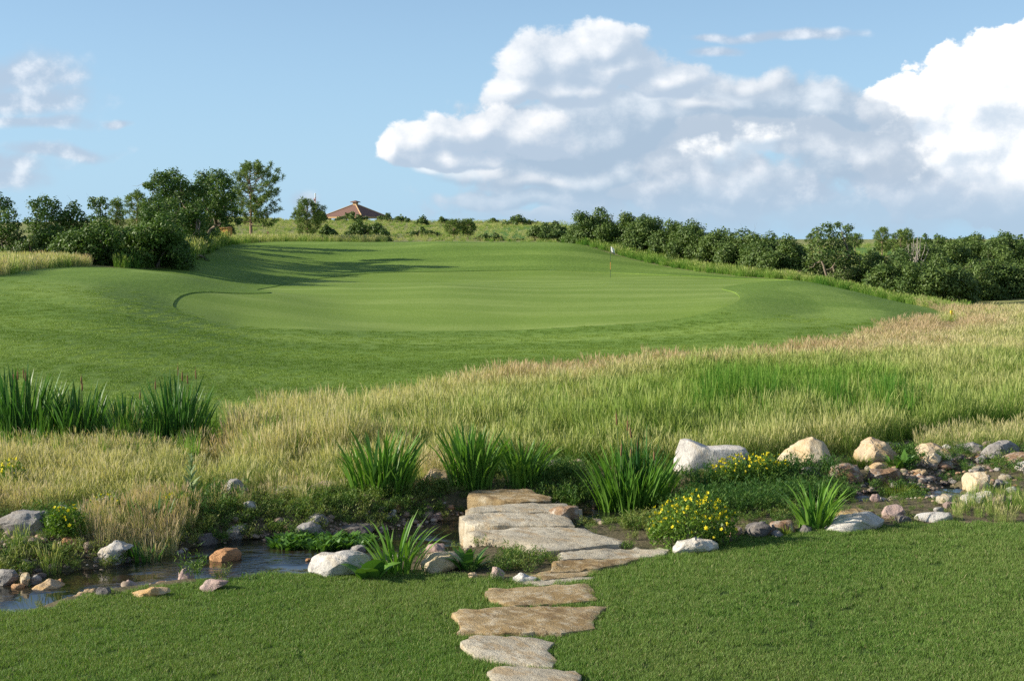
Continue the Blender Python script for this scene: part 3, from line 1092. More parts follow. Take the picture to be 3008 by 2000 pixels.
ROCKS = [
    # left bank
    ('broad flat grey boulder at the left edge below the dry grass', 'grey', dict(outline=z6([(-60, 520), (20, 470), (130, 425), (300, 408), (490, 410), (520, 470), (500, 600), (300, 640), (60, 640), (-60, 620)]), seed=2, depth=.6)),
    ('dark brown block under the broad flat grey boulder at the left edge', 'dark', dict(box=(-20, 1540, 24, 1572), seed=3)),
    ('white tilted stone shard amid yellow flowers on the left bank', 'white', dict(outline=z6([(945, 285), (1180, 232), (1160, 290), (1090, 375), (1020, 330)]), seed=4, depth=.5, rough=.04)),
    ('brown flat stone just left of the tilted white shard', 'brown', dict(box=(240, 1464, 306, 1492), seed=5)),
    ('flat grey ledge stone below the tilted white shard', 'grey', dict(box=(196, 1484, 326, 1524), seed=6, depth=.6)),
    ('small grey stone left of the flat grey ledge among yellow flowers', 'grey', dict(box=(164, 1480, 206, 1506), seed=61)),
    ('slanted white boulder among weeds at the far edge of the left stream', 'white', dict(outline=z6([(895, 860), (1010, 775), (1170, 682), (1250, 688), (1345, 722), (1235, 800), (1190, 930), (960, 920)]), seed=7, depth=.6)),
    ('low orange-brown stone in weeds left of the slanted white boulder', 'orange', dict(box=(164, 1576, 242, 1608), seed=8)),
    ('small grey pointed stone at the water right of the slanted white boulder', 'grey', dict(outline=z6([(1710, 830), (1760, 795), (1795, 775), (1845, 865), (1790, 895), (1720, 880)]), seed=9)),
    ('peach coloured boulder standing in the stream bend', 'orange', dict(outline=z7([(8, 1250), (40, 1205), (190, 1150), (300, 1165), (345, 1215), (320, 1270), (30, 1280)]), seed=10, zbase=-.25)),
    ('dark grey rounded boulder behind the stream bend', 'dark', dict(outline=z6([(1900, 700), (1960, 640), (2070, 605), (2150, 610), (2205, 735), (2100, 760), (1920, 745)]), seed=11)),
    ('grey boulder with pink cap behind the stream bend', 'grey', dict(outline=z7([(178, 1055), (215, 970), (300, 942), (395, 940), (405, 1000), (330, 1080), (200, 1075)]), seed=12)),
    ('grey half hidden stone under dry grass on the left bank', 'grey', dict(box=(410, 1550, 458, 1576), seed=13)),
    ('large pointed tan and grey boulder at the lower left lawn edge', 'tan', dict(outline=z6([(140, 1290), (230, 1210), (380, 1125), (490, 1068), (560, 1118), (640, 1180), (700, 1240), (560, 1290), (190, 1325)]), seed=14, depth=.7)),
    ('round grey boulder at the left edge of the stream', 'grey', dict(outline=z6([(-20, 990), (60, 965), (150, 985), (195, 1020), (170, 1090), (100, 1145), (-20, 1140)]), seed=15, zbase=-.25)),
    ('upright tan stone wedged beside the round grey boulder', 'cream', dict(outline=z6([(200, 1005), (230, 985), (300, 1025), (290, 1090), (265, 1150), (205, 1140)]), seed=16, zbase=-.25)),
    ('small grey stone behind the large pointed tan boulder', 'grey', dict(box=(86, 1683, 124, 1716), seed=17, zbase=-.25)),
    ('low rusty stone in the water under the upright tan stone', 'orange', dict(box=(26, 1712, 76, 1728), seed=171, zbase=-.25)),
    ('pink boulder with green weed on top in the near stream edge', 'pink', dict(outline=z6([(1695, 1105), (1740, 1040), (1830, 968), (1900, 1010), (1930, 1080), (1890, 1125), (1730, 1130)]), seed=18, zbase=-.25)),
    ('flat mauve boulder at the lawn edge near the weeds', 'pink', dict(outline=z6([(1940, 1175), (2000, 1120), (2090, 1080), (2180, 1085), (2290, 1085), (2250, 1120), (2080, 1190), (1980, 1200)]), seed=19, depth=.6)),
    ('long low orange stone along the lawn edge', 'tan', dict(outline=z6([(1210, 1250), (1350, 1200), (1500, 1165), (1640, 1145), (1770, 1150), (1760, 1190), (1500, 1240), (1300, 1265)]), seed=20, depth=.3)),
    ('small pink pyramid stone at the near water edge', 'pink', dict(outline=z6([(1195, 1180), (1230, 1110), (1275, 1080), (1330, 1130), (1415, 1165), (1370, 1195), (1230, 1200)]), seed=21, zbase=-.2)),
    ('dark grey stone at the lawn edge left of the pink pyramid stone', 'dark', dict(box=(276, 1722, 334, 1750), seed=22)),
    ('thin rust coloured stone in the water beside the pink pyramid stone', 'brown', dict(box=(446, 1706, 500, 1722), seed=23, zbase=-.25)),
    ('small rusty stone in the middle of the left stream', 'orange', dict(box=(164, 1698, 184, 1710), seed=231, zbase=-.25)),
    ('large white boulder at the lawn edge left of the iris', 'white', dict(outline=z7([(942, 1395), (950, 1320), (968, 1262), (1060, 1200), (1200, 1183), (1350, 1190), (1480, 1208), (1610, 1268), (1560, 1370), (1400, 1410), (1180, 1415)]), seed=24, depth=.62, facets=12)),
    ('grey peaked boulder at the far edge of the pool', 'grey', dict(outline=z7([(880, 935), (900, 890), (960, 848), (1060, 833), (1110, 848), (1142, 920), (1120, 960), (960, 965)]), seed=25)),
    ('flat grey boulder in front of the peaked grey one', 'grey', dict(outline=z7([(765, 1015), (860, 945), (980, 935), (1080, 965), (1145, 1010), (1130, 1045), (950, 1055), (800, 1040)]), seed=26, depth=.6)),
    ('dark flat slab of rock behind the green water plants', 'dark', dict(outline=z7([(1200, 985), (1280, 950), (1450, 935), (1610, 940), (1600, 985), (1450, 1030), (1290, 1035)]), seed=27, depth=.5)),
    ('small flat stone in the water behind the large white boulder', 'grey', dict(outline=z7([(1325, 1165), (1400, 1130), (1500, 1140), (1490, 1185), (1380, 1195)]), seed=28, zbase=-.25)),
    ('small rusty stone in the water left of the large white boulder', 'orange', dict(box=(893, 1638, 915, 1648), seed=281, zbase=-.25)),
    ('cream rectangular block at the lawn edge right of the iris', 'cream', dict(outline=z8([(58, 790), (90, 755), (170, 732), (350, 724), (382, 770), (372, 800), (200, 850), (110, 850)]), seed=29, facets=12, rough=.04)),
    ('mauve rock behind the cream rectangular block', 'pink', dict(outline=z8([(85, 740), (120, 680), (180, 660), (245, 665), (250, 720), (170, 760)]), seed=30)),
    ('small pink boulder at the lawn edge left of the path', 'pink', dict(outline=z8([(528, 860), (550, 820), (585, 805), (635, 860), (630, 900), (560, 895)]), seed=31)),
    ('small tan stone in the lawn edge left of the pink boulder', 'tan', dict(box=(1370, 1680, 1410, 1700), seed=32)),
    ('white and grey stone beside the narrow rusty step', 'white', dict(outline=z8([(645, 900), (700, 880), (740, 862), (830, 885), (890, 900), (800, 915), (690, 920)]), seed=33, depth=.5)),
    # far bank, middle
    ('overgrown grey boulder under leafy weeds behind the left bank', 'grey', dict(outline=z7([(140, 660), (150, 560), (250, 490), (330, 540), (405, 620), (400, 700), (250, 730)]), seed=34)),
    ('white angular block on the far bank between dry grass', 'white', dict(outline=z7([(640, 650), (648, 590), (740, 585), (850, 590), (905, 600), (890, 650), (760, 680), (660, 680)]), seed=35, rough=.04)),
    ('pinkish white boulder left of the tall iris', 'pink', dict(outline=z7([(955, 610), (1000, 575), (1100, 548), (1200, 570), (1250, 600), (1240, 650), (1080, 655), (970, 640)]), seed=36)),
    ('small round white boulder in weeds on the far bank', 'white', dict(outline=z7([(330, 815), (370, 740), (420, 720), (465, 740), (500, 790), (470, 825)]), seed=37)),
    ('low tan stone behind the small round white boulder', 'tan', dict(box=(738, 1452, 790, 1476), seed=38)),
    ('rounded tan grey boulder between the two back irises', 'tan', dict(outline=z8([(60, 260), (100, 195), (180, 172), (260, 180), (295, 215), (290, 270), (150, 290)]), seed=39)),
    ('weathered grey ledge rock right of the twin irises', 'grey', dict(box=(1590, 1342, 1680, 1392), seed=40, depth=.5)),
    ('tan grey rock beside the ledge left of the cattail clump', 'tan', dict(box=(1660, 1346, 1722, 1388), seed=41)),
    ('small white stone on the gravel bar behind the iris', 'white', dict(outline=z7([(1700, 850), (1730, 785), (1770, 800), (1765, 860)]), seed=411)),
    # right side
    ('big blocky white boulder right of the cattail clump', 'white', dict(outline=zc([(1140, 590), (1146, 480), (1160, 370), (1188, 315), (1290, 310), (1400, 350), (1500, 382), (1700, 380), (1850, 385), (1897, 450), (1890, 540), (1840, 640), (1500, 665), (1220, 650)]), seed=42, depth=.62, facets=3, rough=.035)),
    ('tall cream peaked boulder on the right far bank', 'cream', dict(outline=zr([(205, 455), (290, 388), (340, 330), (395, 270), (490, 230), (545, 278), (640, 300), (720, 378), (772, 430), (765, 480), (690, 530), (500, 520), (330, 490)]), seed=43, depth=.6, rough=.06)),
    ('rounded tan boulder with dark streaks on the right far bank', 'tan', dict(outline=zr([(895, 400), (905, 340), (935, 300), (1050, 261), (1150, 264), (1250, 303), (1298, 350), (1250, 420), (1100, 450), (950, 440)]), seed=44)),
    ('flat tan orange rock right of the rounded tan boulder', 'tan', dict(outline=zr([(1415, 370), (1425, 320), (1460, 300), (1570, 308), (1700, 350), (1790, 410), (1700, 440), (1480, 430)]), seed=45, depth=.6)),
    ('small cream round faced boulder before the flat tan orange rock', 'cream', dict(outline=zr([(1480, 470), (1500, 420), (1580, 378), (1635, 385), (1650, 430), (1610, 515), (1520, 515)]), seed=46)),
    ('small white pointed stone behind the flat tan rocks', 'white', dict(outline=zr([(1645, 330), (1690, 302), (1730, 320), (1760, 345), (1700, 355)]), seed=47)),
    ('grey low rock behind the small white pointed stone', 'grey', dict(outline=zr([(1735, 350), (1800, 310), (1920, 290), (2010, 315), (2000, 350), (1850, 375)]), seed=48)),
    ('small red brown stone at the back of the right rock pile', 'pink', dict(box=(2880, 1294, 2914, 1312), seed=49)),
    ('wide grey boulder near the right edge by the dry grass', 'grey', dict(outline=zr([(1962, 370), (2000, 330), (2090, 290), (2230, 277), (2320, 335), (2340, 385), (2200, 420), (2000, 410)]), seed=50)),
    ('small grey stone in front of the wide grey boulder', 'grey', dict(box=(2858, 1336, 2905, 1360), seed=51)),
    ('brown and white boulder cut by the right edge of the view', 'brown', dict(outline=zr([(2110, 480), (2160, 420), (2240, 395), (2330, 372), (2480, 375), (2480, 470), (2300, 500)]), seed=52)),
    ('white stone at the right edge below the brown and white boulder', 'white', dict(outline=zr([(2270, 510), (2310, 470), (2400, 440), (2460, 470), (2440, 530), (2320, 530)]), seed=53)),
    ('flat brown topped rock with white rim beside the right pool', 'brown', dict(outline=zr([(695, 590), (700, 500), (780, 490), (880, 468), (960, 480), (1000, 520), (980, 600), (850, 640), (720, 620)]), seed=54, depth=.7)),
    ('round flat brown rock with white rim left of the right pool', 'brown', dict(outline=zr([(970, 570), (1000, 530), (1150, 515), (1260, 518), (1310, 545), (1290, 600), (1180, 650), (1030, 640)]), seed=55, depth=.7)),
    ('small tan stone behind the two flat brown rocks', 'tan', dict(outline=zr([(1010, 505), (1060, 475), (1130, 460), (1200, 500), (1180, 525), (1050, 530)]), seed=56)),
    ('cream boulder standing upright right of the small pool', 'cream', dict(outline=zr([(1818, 700), (1822, 620), (1835, 560), (1900, 530), (2000, 540), (2080, 610), (2145, 690), (2080, 735), (1900, 740)]), seed=57, depth=.6)),
    ('low white stone under the upright cream boulder', 'white', dict(outline=zr([(1795, 790), (1800, 740), (1860, 725), (1960, 745), (2070, 715), (2140, 740), (2100, 790), (1900, 815)]), seed=58)),
    ('low pinkish stone in tall grass right of the low white stone', 'pink', dict(box=(2905, 1450, 2972, 1484), seed=59)),
    ('mauve boulder behind the long white front boulder', 'pink', dict(outline=zr([(1115, 880), (1190, 830), (1290, 820), (1350, 870), (1360, 930), (1250, 945), (1140, 925)]), seed=60)),
    ('dark grey low stone right of the mauve boulder', 'dark', dict(box=(2620, 1512, 2684, 1540), seed=601)),
    ('long pale grey boulder at the right lawn edge', 'white', dict(outline=zr([(590, 1035), (700, 970), (850, 900), (980, 878), (1060, 884), (1150, 940), (1175, 975), (1080, 1010), (900, 1045), (700, 1055)]), seed=62, depth=.55)),
    ('flat rusty slab behind the long pale grey boulder', 'rust', dict(outline=zr([(715, 925), (780, 880), (950, 865), (1080, 870), (1150, 905), (1050, 940), (800, 950)]), seed=63, depth=.5)),
    ('oblong white stone at the right lawn edge', 'white', dict(outline=zr([(1400, 945), (1420, 920), (1520, 895), (1680, 885), (1780, 900), (1795, 950), (1690, 965), (1500, 965)]), seed=64, depth=.5)),
    ('flat pale stone at the edge of the right pool', 'slab', dict(box=(2738, 1452, 2812, 1480), seed=65)),
    ('small grey stone between the oblong white stone and the right pool', 'grey', dict(box=(2738, 1488, 2775, 1506), seed=66)),
    ('dark grey rock at the lawn edge left of the bright iris', 'dark', dict(outline=zr([(-30, 1060), (20, 1005), (110, 970), (190, 1000), (215, 1050), (120, 1085), (-10, 1100)]), seed=67)),
    ('brown and white rock at the foot of the bright iris', 'brown', dict(outline=zr([(150, 1010), (170, 975), (280, 958), (390, 955), (415, 1020), (380, 1060), (200, 1065)]), seed=68)),
    ('small purple grey stone at the lawn edge below the bright iris', 'dark', dict(outline=zr([(410, 1045), (440, 1010), (480, 1000), (545, 1020), (540, 1050), (450, 1065)]), seed=69)),
    ('small rough grey stone before the brown and white rock', 'grey', dict(box=(2262, 1556, 2304, 1578), seed=691)),
    ('white boulder at the lawn edge where the path leaves the lawn', 'white', dict(outline=zc([(1093, 1465), (1120, 1388), (1180, 1355), (1330, 1345), (1440, 1303), (1510, 1310), (1590, 1362), (1668, 1412), (1560, 1460), (1300, 1485)]), seed=70, depth=.5, facets=12)),
    ('dark rock with pale top behind the pale leaved mullein', 'dark', dict(outline=zc([(1840, 1290), (1870, 1215), (1990, 1165), (2100, 1150), (2110, 1230), (2050, 1290)]), seed=71)),
    ('rusty stone left of the dark rock by the mullein', 'brown', dict(outline=zc([(1710, 1290), (1720, 1215), (1850, 1205), (1870, 1260), (1800, 1310)]), seed=72)),
    ('pale grey flat rock in weeds below the cream peaked boulder', 'grey', dict(box=(2340, 1368, 2430, 1402), seed=73)),
    ('small mauve stone in dark weeds left of the right pool', 'pink', dict(box=(2550, 1448, 2592, 1474), seed=74)),
]
for k_, (lab, mt_, kw) in enumerate(ROCKS):
    small = kw.get('box') is not None and (kw['box'][2] - kw['box'][0]) < 60
    nm = 'stone' if ('stone' in lab.split() or 'shard' in lab) else ('rock' if ('rock' in lab.split() or 'slab' in lab.split()) else 'boulder')
    rock(lab, mt_, name=nm, cat=nm, **kw)


# ------------------------------------------------------------------ the stepping stones
def slab(label, mat, outline, ztop, thick, seed, tilt=0.0, name='stepping_stone', zside=None):
    """outline of the top face in photograph pixels, lying at height ztop"""
    rn = random.Random(seed)
    P = [on_z(px, py, ztop) for px, py in outline]
    ctr = sum(P, Vector()) / len(P)
    lawn_slab = ztop < .06
    P = [ctr + (q - ctr) * (1.03 if lawn_slab else 0.985) for q in P]
    # rough up the outline
    loop = []
    for a, b in zip(P, P[1:] + P[:1]):
        d = (b - a).length
        k = max(1, int(d / 0.06))
        nrm = Vector((-(b - a).y, (b - a).x, 0)).normalized()
        for j in range(k):
            q = a.lerp(b, j / k)
            loop.append(q + nrm * (0.030 * fbm3(q, 2.5, seed, 2) + 0.045 * fbm3(q, 9.0, seed, 2) + rn.uniform(-.010, .010)))
    loop = [q - ctr for q in loop]
    inner = []
    from_ = [(q.x, q.y) for q in loop]
    xs = np.array(from_)
    step = 0.075
    gx, gy = np.meshgrid(np.arange(xs[:, 0].min(), xs[:, 0].max(), step), np.arange(xs[:, 1].min(), xs[:, 1].max(), step))
    gx = gx.ravel() + (np.random.default_rng(seed).random(gx.size) - .5) * step * .6
    gy = gy.ravel() + (np.random.default_rng(seed + 1).random(gy.size) - .5) * step * .6
    k = inside(gx, gy, from_)
    inner = list(zip(gx[k], gy[k]))
    n = len(loop)
    shr = [(q.x * 0.985, q.y * 0.985) for q in loop]
    vo, eo, fo, ov, *_ = delaunay_2d_cdt([Vector(p_) for p_ in shr + inner], [(i, (i + 1) % n) for i in range(n)], [], 1, 1e-5)
    bm = bmesh.new()
    tv = []
    lp_ = shr + shr[:1]
    VX = np.array([v[0] for v in vo]); VY = np.array([v[1] for v in vo])
    ED = seg_dist(VX, VY, lp_)[0]
    for iv, v in enumerate(vo):
        p3 = Vector((v[0], v[1], 0)) + ctr
        d = ED[iv]
        z = (0.012 if lawn_slab else 0.030) * fbm3(p3, 2.2, seed, 4) + 0.016 * fbm3(p3, 9.0, seed + 5, 3) - 0.016 * max(0, 1 - d / 0.04) ** 2
        # layered breaks in the bedding
        st = fbm3(p3, 1.1, seed + 9, 3)
        z -= (0.010 if lawn_slab else 0.022) if st > 0.12 else 0.0
        z -= (0.008 if lawn_slab else 0.018) if st > 0.24 else 0.0
        z += tilt * v[0]
        tv.append(bm.verts.new((v[0], v[1], z)))
    for f in fo:
        try: bm.faces.new([tv[i] for i in f])
        except ValueError: pass
    bm.verts.ensure_lookup_table()
    bed = [e for e in bm.edges if len(e.link_faces) == 1]
    # side wall: three rings, rough
    nxt = {}
    for e in bed: 
        l = e.link_loops[0]
        nxt[l.vert] = l.link_loop_next.vert
    start = next(iter(nxt)); ring = [start]; cur = nxt[start]
    while cur != start and len(ring) < 5000:
        ring.append(cur); cur = nxt.get(cur, start)
    prev = ring
    for lev, (dz, grow) in enumerate(((0.014, 1.004), (thick * 0.35, 1.012), (thick, 0.97))):
        new = []
        for v in ring:
            p3 = v.co + ctr
            r_ = (0.012 if lev == 0 else 0.045) * fbm3(Vector((p3.x, p3.y, lev * 3.1)), 5.0, seed + 2, 3)
            d = Vector((v.co.x, v.co.y, 0)).normalized()
            new.append(bm.verts.new((v.co.x * grow + d.x * r_, v.co.y * grow + d.y * r_, v.co.z - dz)))
        m = len(ring)
        for i in range(m):
            bm.faces.new((prev[i], new[i], new[(i + 1) % m], prev[(i + 1) % m]))
        prev = new
    bmesh.ops.recalc_face_normals(bm, faces=bm.faces)
    me = bpy.data.meshes.new(name)
    bm.to_mesh(me); bm.free()
    me.materials.append(MS[mat])
    for p_ in me.polygons: p_.use_smooth = True
    me.set_sharp_from_angle(angle=R(35))
    o = add(name, me, loc=ctr)
    BYSEED[seed] = o
    SLABS.append([(q.x + ctr.x, q.y + ctr.y) for q in loop])
    return tag(o, label, 'stepping stone', 'stepping stones of the path')


SLABS = []
BYSEED = {}
slab('pale grey stepping stone nearest the camera, cut by the bottom edge', 'slab', z8([(515, 1490), (570, 1465), (640, 1455), (900, 1475), (1080, 1490), (1132, 1515), (1100, 1600), (1060, 1640), (600, 1640), (550, 1560)]), .058, .16, 101)
slab('pale grey stepping stone with a notched right side, second from the bottom', 'slab', z8([(348, 1300), (430, 1253), (600, 1255), (780, 1270), (955, 1300), (890, 1345), (968, 1400), (940, 1452), (760, 1432), (590, 1415), (440, 1385), (380, 1335)]), .058, .16, 102)
slab('widest brown stepping stone lying in the lawn', 'rust', z8([(312, 1110), (340, 1085), (800, 1063), (1100, 1060), (1315, 1058), (1260, 1100), (1210, 1160), (1218, 1205), (1000, 1240), (600, 1235), (340, 1220), (352, 1170)]), .058, .16, 103)
slab('tan stepping stone where the lawn path begins to narrow', 'rust', z8([(500, 985), (530, 945), (700, 938), (900, 930), (1190, 923), (1228, 985), (1222, 1022), (900, 1045), (700, 1052), (560, 1020)]), .058, .16, 104)
slab('narrow pale stepping stone with moss at the lawn edge', 'slab', z8([(690, 908), (760, 893), (1000, 885), (1150, 872), (1245, 882), (1180, 910), (1050, 925), (850, 930)]), .03, .16, 105)
slab('narrow rusty stepping stone at the edge of the stream bank', 'rust', z8([(780, 870), (900, 833), (1060, 826), (1230, 822), (1262, 848), (1140, 868), (1000, 880), (900, 888)]), .05, .16, 106)
slab('long brown stepping stone before the stone bridge', 'rust', z8([(930, 808), (945, 768), (1100, 758), (1300, 752), (1510, 742), (1540, 750), (1420, 785), (1240, 818), (935, 832)]), .09, .30, 107)
slab('long pale stepping stone leading right to the white boulder', 'slab', z8([(970, 728), (1040, 708), (1250, 690), (1500, 672), (1650, 678), (1722, 690), (1715, 716), (1500, 738), (1250, 748), (1000, 756)]), .10, .30, 108)
slab('largest thick slab of the stone bridge with a white broken face', 'slab', z8([(372, 580), (400, 558), (560, 548), (760, 545), (1000, 550), (1185, 556), (1285, 598), (1450, 640), (1400, 662), (1100, 690), (900, 712), (860, 705), (720, 648), (560, 625), (420, 605)]), .10, .42, 109)
slab('thick pale slab in the middle of the stone bridge', 'slab', z8([(332, 478), (400, 457), (700, 455), (1020, 459), (1078, 490), (1102, 536), (950, 541), (760, 538), (560, 538), (430, 530), (360, 512)]), .125, .42, 110)
slab('pale bridge slab with a dark brown broken right end', 'slab', z8([(366, 438), (470, 408), (700, 398), (1045, 388), (1060, 412), (1150, 432), (1120, 450), (860, 443), (600, 442), (420, 446)]), .15, .42, 111)
slab('farthest stepping stone half covered with weeds', 'rust', z8([(372, 352), (420, 306), (600, 300), (822, 298), (840, 330), (942, 345), (940, 376), (760, 384), (600, 378), (450, 362)]), .11, .33, 112)

# the dark broken end of the farthest bridge slab is part of it
o = rock('dark brown broken end', 'brown', outline=z8([(880, 462), (960, 432), (1060, 415), (1150, 432), (1152, 478), (1060, 490), (930, 476)]), seed=113, depth=.6, name='broken_end', D=17.0, rough=.05)
del o['category']
bpy.context.view_layer.update()
par = BYSEED[111]
o.parent = par
o.location = Vector(o.location) - Vector(par.location)

# the lawn grass leaves the stones free
x, y, s_ = LAWN_PTS
k = np.ones(len(x), bool)
for sl in SLABS:
    k &= ~inside(x, y, [tuple(q) for q in sl])
x, y, s_ = x[k], y[k], s_[k]
scatter('lawn_grass', 'lawn_patch', np.column_stack([x, y, HH(x, y)]), rotz(len(x), RNG, 0.05), s_, np.zeros(len(x)), 'short mown green grass of the near lawn', 'grass', RNG)

# -- the mown surround of the green
x, y = grid_in(FAIRWAY, 0.42, RNG, ymax=58, view=0.42)
k = ~inside(x, y, GREEN) & (RNG.random(len(x)) < np.clip((60 - y) / 22, .08, 1))
x, y = x[k], y[k]
s_ = sc3(len(x), RNG, 0.85, 1.15); far_ = np.clip((y - 40) / 40, 0, 1)
s_[:, :2] *= (1 + 0.5 * far_)[:, None]; s_[:, 2] *= .58 - .2 * far_
bd_ = seg_dist(x, y, GREEN[::2] + GREEN[:1])[0] + 1.2 * vnoise(x, y, .12, 4)
fw_tint = .45 + .28 * np.clip(-3 * np.sin(bd_ * 6.283 / 6.5), -1, 1) + .2 * vnoise(x, y, .2, 5)
scatter('fairway_grass', 'fairway_patch', np.column_stack([x, y, HH(x, y)]), rotz(len(x), RNG, 0.03), s_, fw_tint, 'short mown grass on the banks around the green', 'grass', RNG)

# ------------------------------------------------------------------ meadow
def fan(D0, D1, step, rng, view=0.43, jit=0.5):
    y = np.arange(D0, D1, step)
    xs, ys = [], []
    for yy in y:
        L = view * yy + 3.5
        a = np.arange(-L, L, step)
        xs.append(a); ys.append(np.full(len(a), yy))
    x = np.concatenate(xs); y = np.concatenate(ys)
    return x + (rng.random(len(x)) - .5) * 2 * jit * step, y + (rng.random(len(y)) - .5) * 2 * jit * step


def px_of(x, y, z):
    dep = y * CP - (z - CAM_Z) * SP
    return 1504 + FPX * x / dep, 1000 - FPX * ((z - CAM_Z) * CP + y * SP) / dep


def edge_dist(x, y, loop):
    pts = [tuple(q) for q in loop] + [tuple(loop[0])]
    return seg_dist(x, y, pts)[0]


def outside_all(x, y, polys):
    k = np.ones(len(x), bool)
    for p_ in polys: k &= ~inside(x, y, p_)
    return k


BANK_FREE = BANK
xs, ys = [], []
for D0, D1, st in ((17, 24, .19), (24, 32, .235), (32, 45, .31), (45, 78, .46)):
    x, y = fan(D0, D1, st, RNG)
    k = outside_all(x, y, [FAIRWAY, BANK, LAWN])
    u = x / y
    k &= ~((y > 45) & (u < 0.15))            # behind the left mound other grasses grow
    xs.append(x[k]); ys.append(y[k])
x = np.concatenate(xs); y = np.concatenate(ys)
z = HH(x, y)
px_, py_ = px_of(x, y, z)
ed = edge_dist(x, y, FAIRWAY[::2])
ridge = np.exp(-(ed / 3.2) ** 2)
nz = 0.5 * vnoise(x, y, 0.55, 6) + 0.5 * vnoise(x, y, 1.6, 7)
nb = vnoise(x, y, 0.22, 9)
front = np.clip((py_ - 1290) / 110, 0, 1)
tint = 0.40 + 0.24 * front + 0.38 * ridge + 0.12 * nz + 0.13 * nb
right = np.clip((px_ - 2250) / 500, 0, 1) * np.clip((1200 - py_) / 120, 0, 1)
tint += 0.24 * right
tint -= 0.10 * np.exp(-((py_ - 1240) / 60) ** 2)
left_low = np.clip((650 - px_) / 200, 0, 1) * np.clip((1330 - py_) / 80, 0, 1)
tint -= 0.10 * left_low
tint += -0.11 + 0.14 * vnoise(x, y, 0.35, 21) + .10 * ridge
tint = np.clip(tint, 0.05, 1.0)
s_ = sc3(len(x), RNG, 0.75, 1.15)
s_ *= (0.78 + 0.30 * np.clip((y - 19) / 8, 0, 1) + 0.12 * nz)[:, None]
s_[:, 2] *= np.clip(0.66 + 0.5 * np.clip((y - 18.5) / 4, 0, 1), 0, 1.15)
wide = 1 + 0.5 * np.clip((y - 30) / 30, 0, 1)
s_[:, :2] *= wide[:, None]
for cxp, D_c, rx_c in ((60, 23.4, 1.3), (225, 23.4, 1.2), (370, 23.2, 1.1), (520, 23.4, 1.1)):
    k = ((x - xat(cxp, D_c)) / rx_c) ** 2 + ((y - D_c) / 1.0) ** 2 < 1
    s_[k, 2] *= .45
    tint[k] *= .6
k = (px_ < 660) & (y > 20.3) & (y < 24.6)
s_[k, 2] *= .55
s_[:, 2] *= 1 + .42 * vnoise(x, y, 2.3, 31) + .15 * vnoise(x, y, .7, 33)
k = (px_ > 2740) & (px_ < 2830) & (y > 50) & (y < 64)
s_[k, 2] *= .35
s_[:, 2] *= 1 - .28 * np.clip((y - 23.5) / 5, 0, 1) - .16 * np.clip((y - 34) / 10, 0, 1)
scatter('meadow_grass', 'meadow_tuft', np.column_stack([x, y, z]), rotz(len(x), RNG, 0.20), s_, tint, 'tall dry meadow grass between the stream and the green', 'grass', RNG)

# bright green reeds standing in the meadow
def px_poly(pts, z=0.05): return [tuple(on_z(a, b, z).xy) for a, b in pts]


reedP = []
for poly, st, tn, sc in ((px_poly([(2040, 1290), (2640, 1280), (2680, 1215), (2400, 1190), (2120, 1195), (2040, 1230)]), .40, (.12, .36), (.7, 1.2)),
                         (px_poly([(2060, 1275), (2280, 1275), (2290, 1215), (2100, 1205)]), .22, (.10, .34), (1.05, 1.55)),
                         (px_poly([(2360, 1270), (2480, 1265), (2480, 1215), (2380, 1215)]), .25, (.08, .30), (.9, 1.35)),
                         (px_poly([(2560, 1260), (2640, 1255), (2660, 1215), (2580, 1215)]), .2, (.05, .2), (1.0, 1.3)),
                         (px_poly([(1980, 1320), (2700, 1300), (2760, 1230), (1980, 1230)]), .5, (.08, .28), (.8, 1.25)),
                         (px_poly([(1250, 1330), (2050, 1330), (2050, 1200), (1300, 1230)]), .50, (.10, .36), (.55, 1.0)),
                         (px_poly([(660, 1390), (1250, 1370), (1250, 1270), (680, 1280)]), .42, (.14, .36), (.5, .95)),
                         (px_poly([(0, 1370), (640, 1370), (640, 1260), (0, 1270)]), .45, (.12, .34), (.5, .9)),
                         (px_poly([(2780, 1545), (3060, 1550), (3080, 1490), (2850, 1490)]), .24, (.22, .45), (.22, .40))):
    x, y = grid_in(poly, st, RNG)
    n_ = len(x)
    reedP.append((x, y, tn[0] + (tn[1] - tn[0]) * RNG.random(n_), sc3(n_, RNG, *sc)))
x, y, tint = (np.concatenate([q[i] for q in reedP]) for i in range(3)); s_ = np.concatenate([q[3] for q in reedP])
scatter('reed_grass', 'reed_tuft', np.column_stack([x, y, HH(x, y)]), rotz(len(x), RNG, 0.08), s_, tint, 'bright green reed blades growing in the wet meadow', 'reeds', RNG)

# dry tufts on the banks
dry = []
for poly, st, tn, sc in ((px_poly([(220, 1590), (420, 1590), (560, 1560), (600, 1500), (420, 1490), (260, 1530)], 0), .20, (.72, .92), (.45, .75)),
                         (px_poly([(0, 1620), (150, 1630), (160, 1580), (0, 1580)], 0), .40, (.3, .6), (.4, .7)),
                         (px_poly([(2780, 1540), (3060, 1550), (3080, 1490), (2840, 1490)], .15), .26, (.40, .70), (.3, .5)),
                         (px_poly([(2700, 1330), (3060, 1320), (3060, 1262), (2700, 1290)], .2), .26, (.45, .75), (.4, .7)),
                         (px_poly([(1240, 1420), (1330, 1420), (1330, 1385), (1240, 1385)], .08), .16, (.7, .85), (.5, .8)),
                         (px_poly([(600, 1500), (1000, 1470), (1000, 1425), (640, 1440)], .05), .30, (.6, .85), (.4, .7))):
    x, y = grid_in(poly, st, RNG)
    n_ = len(x)
    dry.append((x, y, tn[0] + (tn[1] - tn[0]) * RNG.random(n_), sc3(n_, RNG, *sc)))
x, y, tint = (np.concatenate([q[i] for q in dry]) for i in range(3)); s_ = np.concatenate([q[3] for q in dry])
